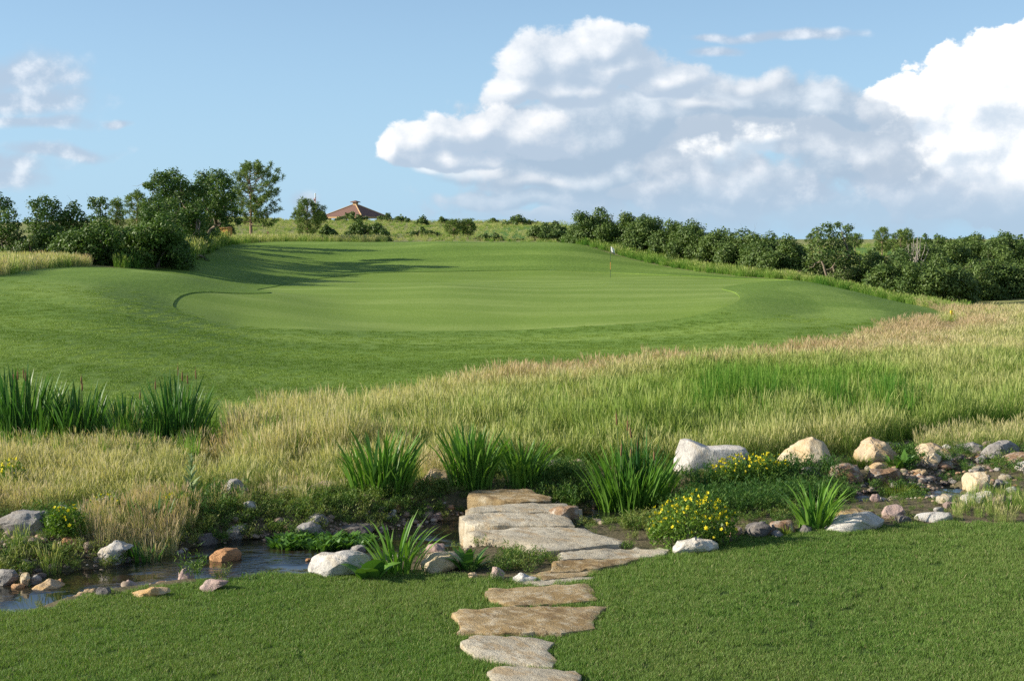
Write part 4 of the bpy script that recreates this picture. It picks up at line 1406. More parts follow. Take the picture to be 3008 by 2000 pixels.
scatter('bank_grass', 'meadow_tuft', np.column_stack([x, y, HH(x, y)]), rotz(len(x), RNG, 0.12), s_, tint, 'dry straw coloured grass tufts on the stream banks', 'grass', RNG)

# tall grass round the green, far off
farg = []


def far_patch(pts, st, tn, sc, avoid=True):
    poly = poly_D(pts)
    x, y = grid_in(poly, st, RNG, view=0.45)
    if avoid:
        k = outside_all(x, y, [FAIRWAY]); x, y = x[k], y[k]
    n_ = len(x)
    nn = 0.12 * vnoise(x, y, 0.2, 3)
    farg.append((x, y, np.clip(tn[0] + (tn[1] - tn[0]) * RNG.random(n_) + nn, 0, 1), sc3(n_, RNG, *sc)))


far_patch([(-500, 54), (0, 61), (60, 67.5), (160, 74.5), (215, 79), (100, 84), (-500, 80)], .42, (.42, .75), (.6, .95))
far_patch([(150, 77), (260, 79.5), (260, 82), (150, 82)], .4, (.5, .8), (.6, .9))
far_patch([(590, 100), (640, 113), (800, 127), (1000, 134), (1140, 136), (1120, 146), (900, 148), (640, 132), (560, 110)], .7, (.36, .66), (.55, .95))
far_patch([(560, 88), (640, 113), (660, 122), (600, 118), (520, 92)], .6, (.25, .5), (1.0, 1.5))
far_patch([(1660, 127), (1750, 120), (1900, 111.5), (2050, 103.5), (2200, 97.5), (2330, 95), (2330, 101), (2200, 104), (2050, 110), (1900, 118), (1750, 127), (1660, 133)], .6, (.10, .42), (.45, .9))
far_patch([(2300, 95), (2500, 88), (2700, 78), (2770, 71), (2860, 75), (2720, 84), (2500, 94), (2320, 99)], .6, (.10, .42), (.4, .8))
far_patch([(2770, 64), (2690, 57), (2900, 62), (3200, 66), (3200, 80), (2850, 78), (2790, 72)], .5, (.45, .8), (.35, .55))
far_patch([(560, 152), (1640, 152), (1640, 280), (560, 290)], 1.7, (.30, .66), (.35, .65))
far_patch([(350, 81), (560, 91), (600, 101), (540, 99), (420, 89), (340, 85)], .6, (.10, .3), (.8, 1.4))
far_patch([(1640, 150), (3300, 120), (3300, 330), (1640, 330)], 4.5, (.3, .55), (.6, 1.1))
x, y, tint = (np.concatenate([q[i] for q in farg]) for i in range(3)); s_ = np.concatenate([q[3] for q in farg])
scatter('rough_grass', 'far_tuft', np.column_stack([x, y, HH(x, y)]), rotz(len(x), RNG, 0.1), s_, tint, 'tall yellow green rough grass around and behind the green', 'grass', RNG)

# ------------------------------------------------------------------ leafy weeds and gravel along the stream
M_WEED = leafy('weed_leaf', (.07, .14, .03), (.15, .23, .05), 0.35, rough=0.6,
               inst=[(0.0, (.030, .095, .016)), (0.35, (.075, .16, .028)), (0.65, (.15, .23, .045)), (1.0, (.24, .26, .08))])


def weed_mesh(seed, n, rad, h, leaf, lw):
    r = np.random.default_rng(seed)
    parts = []
    ns = 12
    sa = r.random(ns) * 6.283; sr = rad * np.sqrt(r.random(ns))
    sh = h * (0.55 + 0.45 * r.random(ns))
    sb = np.column_stack([sr * np.cos(sa) * .6, sr * np.sin(sa) * .6, np.full(ns, -.02)])
    parts.append(blades(sb, sh, .004, sa, 0.35, segs=2, rng=r, rnd=0.3))
    i = r.integers(0, ns, n)
    t_ = 0.25 + 0.75 * r.random(n)
    b = sb[i].copy()
    off = 0.35 * sh[i] * t_ ** 1.7
    b[:, 0] += np.cos(sa[i]) * off; b[:, 1] += np.sin(sa[i]) * off; b[:, 2] += sh[i] * t_ * .95
    b += (r.random((n, 3)) - .5) * np.array([.10, .10, .04]) * (rad / .16)
    parts.append(blades(b, leaf * (.6 + .8 * r.random(n)), lw * (.6 + .8 * r.random(n)), r.random(n) * 6.283, 0.5 + 1.2 * r.random(n), segs=2, prof=[.35, 1.0, .1], rng=r, rnd=r.random(n)))
    v, f, a = join_parts(parts)
    return mesh_np('weed', v, f, [M_WEED], False, a)


source('weed', [weed_mesh(100 + i, 170, .17, .26, .038, .016) for i in range(5)])
source('tall_weed', [weed_mesh(120 + i, 200, .20, .46, .055, .017) for i in range(4)])
M_DOCK = leafy('dock_leaf', (.06, .16, .025), (.13, .26, .045), 0.3, rough=0.45)


def broad_mesh(seed, n, h, wd, mat, lean=(.3, 1.1), rad=.05):
    r = np.random.default_rng(seed)
    an = r.random(n) * 6.283
    b = np.column_stack([np.cos(an) * rad * r.random(n), np.sin(an) * rad * r.random(n), np.full(n, -.01)])
    v, q, a = blades(b, h * (.6 + .5 * r.random(n)), wd * (.7 + .5 * r.random(n)), an, lean[0] + (lean[1] - lean[0]) * r.random(n), face=an, segs=5, prof=[.25, .55, .9, 1.0, .75, .05], rng=r, droop=.12)
    return mesh_np('broad', v, [q], [mat], True, a)


source('water_leaf', [broad_mesh(140 + i, 16, .14, .05, M_DOCK, (.3, 1.0), .07) for i in range(4)])

wl = []
# a thin cover over the whole bank, so that hardly any bare soil shows
x, y = grid_in(BANK, .20, RNG)
d_, (hw_, wl_) = seg_dist(x, y, STREAM)
k = (d_ > hw_ + np.where(y > 16.4, .12, .55)) & ((y > 16.4) | (RNG.random(len(x)) < .35))
x, y = x[k], y[k]
wl.append(('weed', x, y, .38 + .6 * RNG.random(len(x)), sc3(len(x), RNG, .28, .6) * np.where(x > 4.2, .6, 1.0)[:, None]))
for poly, src_, st, tn, sc in (
        ([(-60, 1610), (-60, 1670), (200, 1694), (330, 1674), (500, 1670), (575, 1640), (560, 1600), (430, 1605), (300, 1595)], 'weed', .19, (.45, .95), (.6, 1.05)),
        ([(400, 1660), (520, 1660), (520, 1610), (420, 1615)], 'weed', .18, (.1, .5), (.8, 1.2)),
        ([(480, 1575), (640, 1560), (760, 1560), (860, 1540), (1000, 1515), (1200, 1500), (1330, 1480), (1330, 1450), (1000, 1450), (720, 1490), (580, 1530), (500, 1540)], 'weed', .17, (.40, .92), (.6, .95)),
        ([(560, 1540), (700, 1520), (700, 1470), (580, 1480)], 'tall_weed', .25, (.2, .5), (.6, .9)),
        ([(1560, 1490), (1720, 1510), (1760, 1470), (1700, 1400), (1570, 1400)], 'tall_weed', .17, (.2, .65), (.5, .85)),
        ([(1380, 1430), (1580, 1430), (1580, 1400), (1380, 1400)], 'weed', .18, (.1, .4), (.7, 1.1)),
        ([(1950, 1550), (2130, 1560), (2300, 1545), (2440, 1510), (2520, 1500), (2500, 1450), (2440, 1435), (2300, 1425), (2130, 1430), (1990, 1440)], 'tall_weed', .17, (.02, .42), (.45, .85)),
        ([(2540, 1500), (2720, 1500), (2720, 1470), (2640, 1455), (2540, 1460)], 'weed', .20, (.1, .5), (.4, .8)),
        ([(2640, 1420), (2700, 1430), (2700, 1370), (2630, 1380)], 'weed', .18, (.1, .4), (.7, 1.1)),
        ([(2760, 1440), (2840, 1440), (2860, 1370), (2780, 1370)], 'tall_weed', .22, (.15, .45), (.35, .55)),
        ([(2900, 1440), (3080, 1440), (3080, 1370), (2880, 1380)], 'weed', .22, (.2, .6), (.5, .9)),
        ([(560, 1712), (680, 1705), (690, 1685), (600, 1690)], 'tall_weed', .36, (.35, .8), (.45, .8)),
        ([(1440, 1700), (1620, 1676), (1620, 1640), (1480, 1640)], 'weed', .17, (.4, .8), (.5, .85)),
        ([(1900, 1610), (1990, 1600), (1990, 1520), (1890, 1530), (1830, 1570)], 'weed', .16, (.5, .9), (.7, 1.0)),
        ([(2230, 1590), (2440, 1565), (2440, 1545), (2230, 1560)], 'weed', .22, (.2, .6), (.4, .7)),
        ([(120, 1580), (230, 1580), (240, 1540), (130, 1540)], 'weed', .16, (.1, .4), (.9, 1.4)),
        ([(300, 1560), (400, 1550), (400, 1500), (310, 1510)], 'weed', .2, (.2, .5), (.7, 1.1)),
        ([(1300, 1695), (1500, 1695), (1500, 1670), (1320, 1668)], 'weed', .2, (.3, .6), (.4, .6))):
    pp = px_poly(poly, -.05)
    x, y = grid_in(pp, st, RNG)
    n_ = len(x)
    wl.append((src_, x, y, tn[0] + (tn[1] - tn[0]) * RNG.random(n_), sc3(n_, RNG, *sc)))
ALL_SLABS = [[tuple(q) for q in sl] for sl in SLABS]
for src_, nm, lab in (('weed', 'low_weeds', 'low leafy green weeds covering the stream banks'), ('tall_weed', 'tall_weeds', 'tall dark leafy weeds beside the stream on the right')):
    L_ = [q for q in wl if q[0] == src_]
    x, y, tint = (np.concatenate([q[i] for q in L_]) for i in (1, 2, 3)); s_ = np.concatenate([q[4] for q in L_])
    z = HH(x, y)
    k = (z > -0.24) & outside_all(x, y, ALL_SLABS)
    x, y, z, tint, s_ = x[k], y[k], z[k], tint[k], s_[k]
    scatter(nm, src_, np.column_stack([x, y, z]), rotz(len(x), RNG, .1), s_, tint, lab, 'weeds', RNG)

pp = px_poly([(800, 1612), (940, 1618), (1090, 1606), (1080, 1578), (950, 1580), (830, 1585)], WATER_LOW)
x, y = grid_in(pp, .11, RNG)
scatter('water_plants', 'water_leaf', np.column_stack([x, y, np.full(len(x), WATER_LOW - .02)]), rotz(len(x), RNG, .1), sc3(len(x), RNG, .8, 1.3), np.zeros(len(x)), 'broad leaved green plants growing in the pool', 'water plants', RNG)

m_, t = material('pebble')
rr_ = t.attr('tint', 'INSTANCER')
c_ = t.ramp(rr_, [(0.0, (.16, .13, .11)), (.25, (.27, .21, .15)), (.5, (.38, .30, .22)), (.75, (.33, .19, .11)), (1.0, (.50, .45, .38))])
finish(t, principled(t, t.mix(t.smooth(t.noise(pos(t), 60, 3), .4, .7, 0, .5), c_, (.12, .09, .07)), .7, .3))
M_PEB = m_


def pebble_mesh(seed):
    rn = random.Random(seed)
    bm = bmesh.new(); bmesh.ops.create_icosphere(bm, subdivisions=2, radius=1.0)
    sx, sy, sz = rn.uniform(.8, 1.2), rn.uniform(.7, 1.0), rn.uniform(.45, .7)
    for v in bm.verts:
        k_ = 1 + .35 * fbm3(v.co, 1.1, seed, 2)
        v.co = Vector((v.co.x * sx * k_, v.co.y * sy * k_, v.co.z * sz * k_))
    me = bpy.data.meshes.new('pebble'); bm.to_mesh(me); bm.free()
    me.materials.append(M_PEB)
    for p_ in me.polygons: p_.use_smooth = True
    return me


source('pebble', [pebble_mesh(i) for i in range(6)])
x, y = fan(14.0, 21.0, .055, RNG)
k = inside(x, y, BANK); x, y = x[k], y[k]
d, (hw, wlv) = seg_dist(x, y, STREAM)
z = HH(x, y)
px_, py_ = px_of(x, y, z)
bar = np.exp(-(((px_ - 1130) / 260) ** 2 + ((py_ - 1545) / 45) ** 2)) + .8 * np.exp(-(((px_ - 90) / 160) ** 2 + ((py_ - 1605) / 30) ** 2)) + .7 * np.exp(-(((px_ - 2720) / 70) ** 2 + ((py_ - 1405) / 40) ** 2)) + .6 * np.exp(-(((px_ - 760) / 130) ** 2 + ((py_ - 1560) / 30) ** 2))
shore = np.exp(-((d - hw - .1) / .22) ** 2)
pr = np.clip(1.1 * bar + .5 * shore * (.5 + .5 * vnoise(x, y, 1.2, 2)), 0, 1)
k = (RNG.random(len(x)) < pr * .85)
x, y, z = x[k], y[k], z[k]
n_ = len(x)
s_ = sc3(n_, RNG, .015, .032); s_ *= (1 + 2.2 * (RNG.random(n_) ** 9))[:, None]
scatter('gravel', 'pebble', np.column_stack([x, y, z + s_[:, 2] * .25]), rotz(n_, RNG, .3), s_, RNG.random(n_), 'loose brown and grey pebbles on the stream bed', 'gravel', RNG)

_cob = []
for i in range(8):
    rnc = random.Random(900 + i)
    ol = [(math.cos(a_ * .785 + rnc.uniform(-.25, .25)) * rnc.uniform(.75, 1.1), math.sin(a_ * .785) * rnc.uniform(.35, .75)) for a_ in range(8)]
    _cob.append(rock_mesh('cobble', ol, rnc.uniform(1.1, 1.7), 900 + i, MS[('grey', 'tan', 'pink', 'slab', 'dark', 'white', 'orange', 'grey')[i]], 7, .08))
source('cobble', _cob)
x, y = fan(14.0, 22.5, .21, RNG)
k = inside(x, y, BANK); x, y = x[k], y[k]
d, (hw, wlv) = seg_dist(x, y, STREAM)
z = HH(x, y)
px_, py_ = px_of(x, y, z)
pr = .55 * np.exp(-((d - hw - .12) / .28) ** 2) + .5 * np.exp(-(((px_ - 2820) / 220) ** 2 + ((py_ - 1370) / 60) ** 2)) + .3 * np.exp(-(((px_ - 80) / 120) ** 2 + ((py_ - 1700) / 40) ** 2))
k = (RNG.random(len(x)) < pr) & outside_all(x, y, ALL_SLABS) & outside_all(x, y, [LAWN])
x, y, z = x[k], y[k], z[k]
s_ = sc3(len(x), RNG, .035, .085); s_ *= (1 + .9 * RNG.random(len(x)) ** 4)[:, None]
scatter('cobbles', 'cobble', np.column_stack([x, y, z + s_[:, 2] * .12]), rotz(len(x), RNG, .25), s_, np.zeros(len(x)), 'loose angular cobbles along the edges of the stream', 'cobbles', RNG)

# ------------------------------------------------------------------ irises, cattails and other single plants
M_IRIS = leafy('iris_leaf', (.055, .165, .024), (.175, .33, .045), 0.35, rough=.4, spec=.35, tip=(.20, .26, .06), tipfrom=.9)
M_CATL = leafy('cattail_leaf', (.030, .115, .026), (.10, .235, .040), 0.35, rough=.45, spec=.35, tip=(.22, .25, .08), tipfrom=.92)
M_SPIKE = plain('cattail_spike', (.20, .125, .06), .9, .1, .3, 60)
M_MULL = leafy('mullein_leaf', (.22, .30, .16), (.34, .42, .22), 0.25, rough=.9, spec=.1)
M_STEM = leafy('green_stem', (.10, .18, .05), (.16, .24, .07), .2)
M_FLOW = leafy('yellow_petal', (.74, .60, .02), (.82, .72, .04), .3, rough=.5)
M_BUSH = leafy('flower_bush_leaf', (.09, .19, .025), (.20, .31, .05), .35, rough=.5)
M_TUFT = leafy('moss_tuft', (.14, .23, .02), (.26, .34, .04), .35)


def leaf_variants(kind, mat, wd, segs, n=7, lean=(.05, .5), prof=None, droop=(0, 0)):
    out = []
    for i in range(n):
        r = np.random.default_rng(500 + hash(kind) % 97 * 0 + i)
        ln = lean[0] + (lean[1] - lean[0]) * i / max(1, n - 1)
        v, q, a = blades(np.zeros((1, 3)), 1.0, wd, 0.0, ln, face=np.array([1.2 * (r.random() - .5) + (1.57 if i % 2 else 0.4)]), segs=segs, prof=prof, rng=r, rnd=np.array([i / max(1, n - 1)]), droop=droop[0] + (droop[1] - droop[0]) * r.random())
        out.append(mesh_np(kind, v, [q], [mat], True, a))
    return out


LV_IRIS = leaf_variants('leaf', M_IRIS, .042, 6, lean=(.04, .62), prof=[.75, .9, 1.0, .95, .8, .5, .03], droop=(0, .25))
LV_CAT = leaf_variants('leaf', M_CATL, .022, 6, lean=(.03, .42), prof=[.8, .95, 1.0, .95, .8, .5, .03], droop=(0, .12))


def tube_np(pts, rad, sides=6):
    """tapered tube along points"""
    V = []
    n = len(pts)
    for i, p_ in enumerate(pts):
        d = (Vector(pts[min(i + 1, n - 1)]) - Vector(pts[max(i - 1, 0)])).normalized()
        u = d.orthogonal().normalized(); w_ = d.cross(u)
        for s in range(sides):
            a = 2 * math.pi * s / sides
            V.append(Vector(p_) + (u * math.cos(a) + w_ * math.sin(a)) * rad[i])
    F = []
    for i in range(n - 1):
        for s in range(sides):
            F.append((i * sides + s, i * sides + (s + 1) % sides, (i + 1) * sides + (s + 1) % sides, (i + 1) * sides + s))
    return np.array([tuple(v) for v in V]), np.array(F)


_v, _f = tube_np([(0, 0, 0), (.0, 0, .5), (.01, 0, .80)], [.006, .005, .004], 5)
ME_STALK = mesh_np('stalk', _v, [_f], [M_STEM], True, {'t': np.zeros(len(_v)), 'rnd': np.full(len(_v), .5)})
_v, _f = tube_np([(.01, 0, .78), (.011, 0, .785), (.013, 0, .83), (.014, 0, .885), (.015, 0, .89), (.016, 0, .94)], [.003, .010, .011, .009, .003, .0015], 7)
ME_SPIKE = mesh_np('seed_spike', _v, [_f], [M_SPIKE], True)


def leaf_clump(name, label, cat, base, rx, ry, n, h, variants, rng, wscale=1.0, spikes=0, group=None, fan_out=.45, spread_h=.35):
    root = empty(name, base, 0, label, cat, group)
    nv = len(variants)
    for i in range(n):
        a = rng.random() * 6.283; r_ = math.sqrt(rng.random())
        ox, oy = rx * r_ * math.cos(a), ry * r_ * math.sin(a)
        gz = H(base[0] + ox, base[1] + oy) - base[2] if abs(ry) > .3 or rx > .3 else 0.0
        hh = h * (1 - spread_h * rng.random() - .25 * r_ * r_)
        k = min(nv - 1, int(nv * (0.75 * r_ ** 1.2 * fan_out / .45 + .35 * rng.random())))
        wdt = hh * 0.55 + 0.45 * wscale
        o = add('leaf', variants[k], root, (ox, oy, gz - .03), (rng.normal() * .05, rng.normal() * .05, a + rng.normal() * .6), (hh, wdt * wscale, hh))
    for i in range(spikes):
        ox, oy = rx * rng.uniform(-.8, .8), ry * rng.uniform(-.8, .8)
        hh = h * rng.uniform(.80, 1.0)
        rt = (rng.normal() * .05, rng.normal() * .05, rng.random() * 6)
        st = add('flower_stalk', ME_STALK, root, (ox, oy, 0), rt, (1.2, 1.2, hh))
        add('seed_spike', ME_SPIKE, st)
    return root


def ground_at(px, py, z=None):
    g = hit(px, py) if z is None else on_z(px, py, z)
    return g


IG = 'iris clumps along the stream'
rg = np.random.default_rng(77)
g = ground_at(1120, 1452); leaf_clump('iris', 'tall dark green iris clump left of the stone bridge with weeds at its foot', 'iris', g, .42, .28, 165, 1.16, LV_IRIS, rg, 1.0, group=IG, fan_out=.34)
g = ground_at(1385, 1428); leaf_clump('iris', 'upright iris clump directly behind the farthest stepping stone', 'iris', g, .30, .22, 130, 1.18, LV_IRIS, rg, 1.0, group=IG, fan_out=.34)
g = ground_at(1535, 1425); leaf_clump('iris', 'spreading iris clump right behind the farthest stepping stone', 'iris', g, .24, .2, 95, 1.0, LV_IRIS, rg, 1.0, group=IG, fan_out=.5)
g = ground_at(1165, 1682); leaf_clump('iris', 'bright iris clump at the lawn edge right of the large white boulder', 'iris', g, .20, .14, 48, .80, LV_IRIS, rg, 1.05, group=IG, fan_out=.62)
g = ground_at(2392, 1552); leaf_clump('iris', 'bright iris clump on the right among front boulders', 'iris', g, .20, .15, 70, .78, LV_IRIS, rg, 1.0, group=IG, fan_out=.62)
CG = 'cattail clumps'
g = ground_at(1860, 1520); leaf_clump('cattail', 'big cattail clump right of the stone bridge', 'cattail', g, .50, .30, 300, 1.24, LV_IRIS[:5], rg, .8, spikes=5, group=CG, fan_out=.5)
leaf_clump('cattail', 'thin tall cattail shoots rising out of the big clump by the bridge', 'cattail', ground_at(1880, 1490), .38, .15, 40, 1.5, LV_CAT[:4], rg, 1.0, spikes=3, group=CG, fan_out=.2)
leaf_clump('cattail', 'tall cattail stand at the left edge with brown spikes', 'cattail', ground_at(60, 1300), .62, .35, 190, 1.60, LV_CAT, rg, 1.5, spikes=4, group=CG, fan_out=.4)
leaf_clump('cattail', 'cattail stand second from the left edge', 'cattail', ground_at(225, 1300), .50, .35, 130, 1.28, LV_CAT, rg, 1.5, spikes=2, group=CG, fan_out=.4)
leaf_clump('cattail', 'low light green cattail stand between the two tall stands', 'cattail', ground_at(370, 1305), .45, .3, 110, 1.08, LV_CAT, rg, 1.5, spikes=1, group=CG, fan_out=.4)
leaf_clump('cattail', 'tall cattail stand with five brown spikes left of the meadow gully', 'cattail', ground_at(520, 1300), .48, .3, 180, 1.48, LV_CAT, rg, 1.5, spikes=5, group=CG, fan_out=.4)
leaf_clump('cattail', 'small dark cattail clump right of the meadow gully', 'cattail', ground_at(712, 1275), .15, .12, 26, .62, LV_CAT, rg, 1.4, group=CG, fan_out=.4)
leaf_clump('cattail', 'slender green shoots beside the yellow flowers on the left bank', 'cattail', ground_at(440, 1555), .28, .1, 18, .62, LV_CAT, rg, 1.6, group=CG, fan_out=.25)
leaf_clump('cattail', 'thin blue green rush blades before the big blocky white boulder', 'cattail', ground_at(2060, 1470), .28, .12, 20, .80, LV_CAT[:4], rg, .7, group=CG, fan_out=.25)

# broad leaved plants
LV_DOCK = leaf_variants('leaf', M_DOCK, .17, 6, lean=(.25, .9), prof=[.2, .6, .95, 1.0, .8, .45, .03], droop=(.05, .3))
LV_BURD = leaf_variants('leaf', M_DOCK, .42, 6, lean=(.2, .9), prof=[.15, .75, 1.0, 1.0, .85, .5, .05], droop=(.1, .4))
LV_MULL = leaf_variants('leaf', M_MULL, .22, 6, lean=(.25, .9), prof=[.35, .6, .9, 1.0, .85, .5, .03], droop=(0, .25))
leaf_clump('dock_plant', 'fresh green broad leaved plant beside the cream block at the lawn edge', 'plant', ground_at(1375, 1672), .09, .07, 16, .40, LV_DOCK, rg, 1.0, fan_out=.5)
leaf_clump('burdock_plant', 'big round dark leaves between the large white boulder and the iris', 'plant', ground_at(1090, 1700), .08, .05, 6, .38, LV_BURD, rg, 1.0, fan_out=.6)
leaf_clump('mullein_plant', 'pale grey green mullein rosette behind the white boulder by the path', 'plant', ground_at(2100, 1590), .06, .05, 11, .42, LV_MULL, rg, 1.0, fan_out=.6)
leaf_clump('mullein_plant', 'small grey green mullein rosette at the left edge of the meadow', 'plant', ground_at(28, 1420), .06, .05, 8, .26, LV_MULL, rg, .9, fan_out=.6)
leaf_clump('dock_plant', 'leafy green plant among rocks right of the rounded tan boulder', 'plant', ground_at(2640, 1375), .14, .08, 16, .42, LV_DOCK, rg, 1.0, fan_out=.5)
leaf_clump('dock_plant', 'tuft of green blades on the bank right of the slanted white boulder', 'plant', ground_at(420, 1650), .25, .1, 26, .36, LV_CAT, rg, 2.2, fan_out=.5)
# flowering mullein stalk
g = ground_at(562, 1462)
root = empty('mullein_plant', g, 0, 'tall pale mullein stalk rising from the dry grass on the left bank', 'plant')
add('stalk', ME_STALK, root, (0, 0, -.02), None, (2.5, 2.5, .75))
for i in range(22):
    k = i / 21
    add('leaf', LV_MULL[3 + i % 4], root, (0, 0, .04 + .52 * k), (0, 0, i * 2.4), (.24 - .15 * k, .24 - .15 * k, .24 - .12 * k))

# fine bright tufts on the right
def tuft_thing(label, px, py, n, rad, h):
    g = ground_at(px, py)
    r = np.random.default_rng(int(px))
    an = r.random(n) * 6.283; rr = rad * np.sqrt(r.random(n)) * .6
    b = np.column_stack([rr * np.cos(an), rr * np.sin(an), np.full(n, -.02)])
    v, q, a = blades(b, h * (.6 + .4 * r.random(n)), .006, an, .2 + .6 * r.random(n), segs=3, rng=r)
    tag(add('grass_tuft', mesh_np('grass_tuft', v, [q], [M_TUFT], False, a), loc=g), label, 'grass tuft', 'yellow green grass tufts by the right pool')


tuft_thing('yellow green fine grass tuft before the rounded tan boulder', 2520, 1372, 260, .28, .26)
tuft_thing('yellow green fine grass tuft left of the right pool', 2640, 1462, 300, .28, .28)
tuft_thing('small grass tuft at the lawn edge before the brown and white rock', 2310, 1570, 60, .08, .16)

# yellow flowers
_v, _q, _a = blades(np.zeros((5, 3)), .022, .020, np.arange(5) * 1.2566, 1.0, face=np.arange(5) * 1.2566, segs=2, prof=[.4, 1.0, .4], rng=rg)
ME_FLOWER = mesh_np('flower', _v, [_q], [M_FLOW], False, _a)


def flower_bush(label, px, py, rx, ry, h, nleaf, nflow, seed, leaves=True, low=.35, group='yellow flower patches'):
    g = ground_at(px, py)
    r = np.random.default_rng(seed)
    root = empty('flower_bush', g, 0, label, 'flowers', group)
    a = r.random(nleaf) * 6.283; rr = np.sqrt(r.random(nleaf)); zz = r.random(nleaf) ** .7
    top = h * (1 - .45 * rr ** 2) * (.75 + .25 * np.sin(a * 3 + seed))
    b = np.column_stack([rx * rr * np.cos(a), ry * rr * np.sin(a), top * zz])
    parts = [blades(b, .045 * (.6 + .7 * r.random(nleaf)), .024, r.random(nleaf) * 6.283, .5 + r.random(nleaf), segs=2, prof=[.4, 1.0, .1], rng=r)]
    v, f, at_ = join_parts(parts)
    fo = add('foliage', mesh_np('foliage', v, f, [M_BUSH], False, at_), root)
    ns = max(10, nflow // 2)
    sa = r.random(ns) * 6.283; sr = np.sqrt(r.random(ns))
    sb = np.column_stack([rx * sr * np.cos(sa) * .8, ry * sr * np.sin(sa) * .8, np.zeros(ns)])
    v, q, at_ = blades(sb, h * (1 - .4 * sr ** 2), .006, sa, .2, segs=3, rng=r)
    add('stems', mesh_np('stems', v, [q], [M_STEM], False, at_), root)
    for i in range(nflow):
        aa = r.random() * 6.283; q_ = math.sqrt(r.random())
        tz = h * (1 - .45 * q_ ** 2) * (low + (1.06 - low) * r.random() ** .6)
        s = r.uniform(.6, 1.15)
        add('flower', ME_FLOWER, root, (rx * q_ * math.cos(aa), ry * q_ * math.sin(aa) - .03, tz), (R(60) + r.normal() * .5, r.normal() * .5, r.random() * 6), (s, s, s))
    return root


flower_bush('large yellow flower bush beside the path and the white boulder', 2035, 1600, .52, .30, .62, 2600, 150, 1)
flower_bush('row of yellow flowers on tall weeds before the big blocky white boulder', 2180, 1440, .50, .20, .52, 1500, 80, 2, low=.8)
flower_bush('leafy bush with few yellow flowers right of the broad flat grey boulder', 195, 1575, .26, .18, .40, 1300, 22, 3, low=.6)
flower_bush('yellow flowers around the tilted white shard', 320, 1520, .30, .16, .32, 900, 22, 4, low=.6)
flower_bush('scattered yellow flowers near the mullein stalk', 525, 1500, .34, .14, .26, 500, 20, 5, low=.6)
flower_bush('pale yellow blooming shrub at the left edge of the meadow', 35, 1440, .22, .16, .50, 900, 30, 6, low=.5)
flower_bush('yellow flowers left of the tall cream peaked boulder', 2260, 1420, .26, .15, .46, 700, 26, 7, low=.7)

# ------------------------------------------------------------------ trees
M_OAK = leafy('oak_leaf', (.036, .090, .016), (.140, .225, .044), 0.28, rough=.5, spec=.3, gloss=True)
M_OAK2 = leafy('scrub_oak_leaf', (.045, .098, .020), (.165, .235, .058), 0.25, rough=.5, spec=.3)
M_PINE = leafy('pine_needles', (.070, .135, .032), (.215, .285, .068), 0.22, rough=.6, spec=.2)
M_BARK = plain('bark', (.24, .195, .15), .95, .1, .4, 8)
M_BARKP = plain('pine_bark', (.30, .205, .145), .95, .1, .4, 6)


def leaves_np(centres, radii, n_per, size, r, shell=.62, flat=.55):
    """leaf sized faces spread through and around lumps of a crown"""
    C = np.repeat(centres, n_per, axis=0); Rr = np.repeat(radii, n_per)
    n = len(C)
    d = r.normal(size=(n, 3)); d /= np.linalg.norm(d, axis=1)[:, None]
    k = shell + (1.12 - shell) * r.random(n) ** .8
    # ragged lumps
    lob = 1 + .28 * np.sin(d[:, 0] * 5 + C[:, 0] * 9) * np.sin(d[:, 2] * 6 + C[:, 2] * 7) + .15 * r.normal(size=n)
    P = C + d * (Rr * k * lob)[:, None] * np.array([1, 1, .85])
    nrm = d * .8 + r.normal(size=(n, 3)) * flat + np.array([0, 0, .35])
    nrm /= np.linalg.norm(nrm, axis=1)[:, None]
    u = np.cross(nrm, r.normal(size=(n, 3))); u /= np.linalg.norm(u, axis=1)[:, None]
    v = np.cross(nrm, u)
    s = size * (.6 + .8 * r.random(n))
    a = P + u * s[:, None]; b = P + v * (s * .55)[:, None] + nrm * (s * .12)[:, None]
    c_ = P - u * s[:, None]; e = P - v * (s * .55)[:, None] + nrm * (s * .12)[:, None]
    V = np.stack([a, b, c_, e], 1).reshape(-1, 3)
    F = np.arange(n * 4).reshape(-1, 4)
    lumprnd = np.repeat(r.random(len(centres)), n_per)
    rnd = np.clip(.65 * r.random(n) + .35 * lumprnd, 0, 1)
    return V, F, {'t': np.zeros(n * 4), 'rnd': np.repeat(rnd, 4)}


def limb(p0, p1, r0, r1, rn, k=5, sag=.15, wob=.08):
    p0, p1 = Vector(p0), Vector(p1)
    L = (p1 - p0).length
    pts = []
    for i in range(k + 1):
        t_ = i / k
        q = p0.lerp(p1, t_)
        q.z += sag * L * math.sin(t_ * math.pi) * .5
        if 0 < i < k: q += Vector((rn.gauss(0, wob), rn.gauss(0, wob), rn.gauss(0, wob))) * L * .6
        pts.append(q)
    return tube_np(pts, [r0 + (r1 - r0) * i / k for i in range(k + 1)], 6)


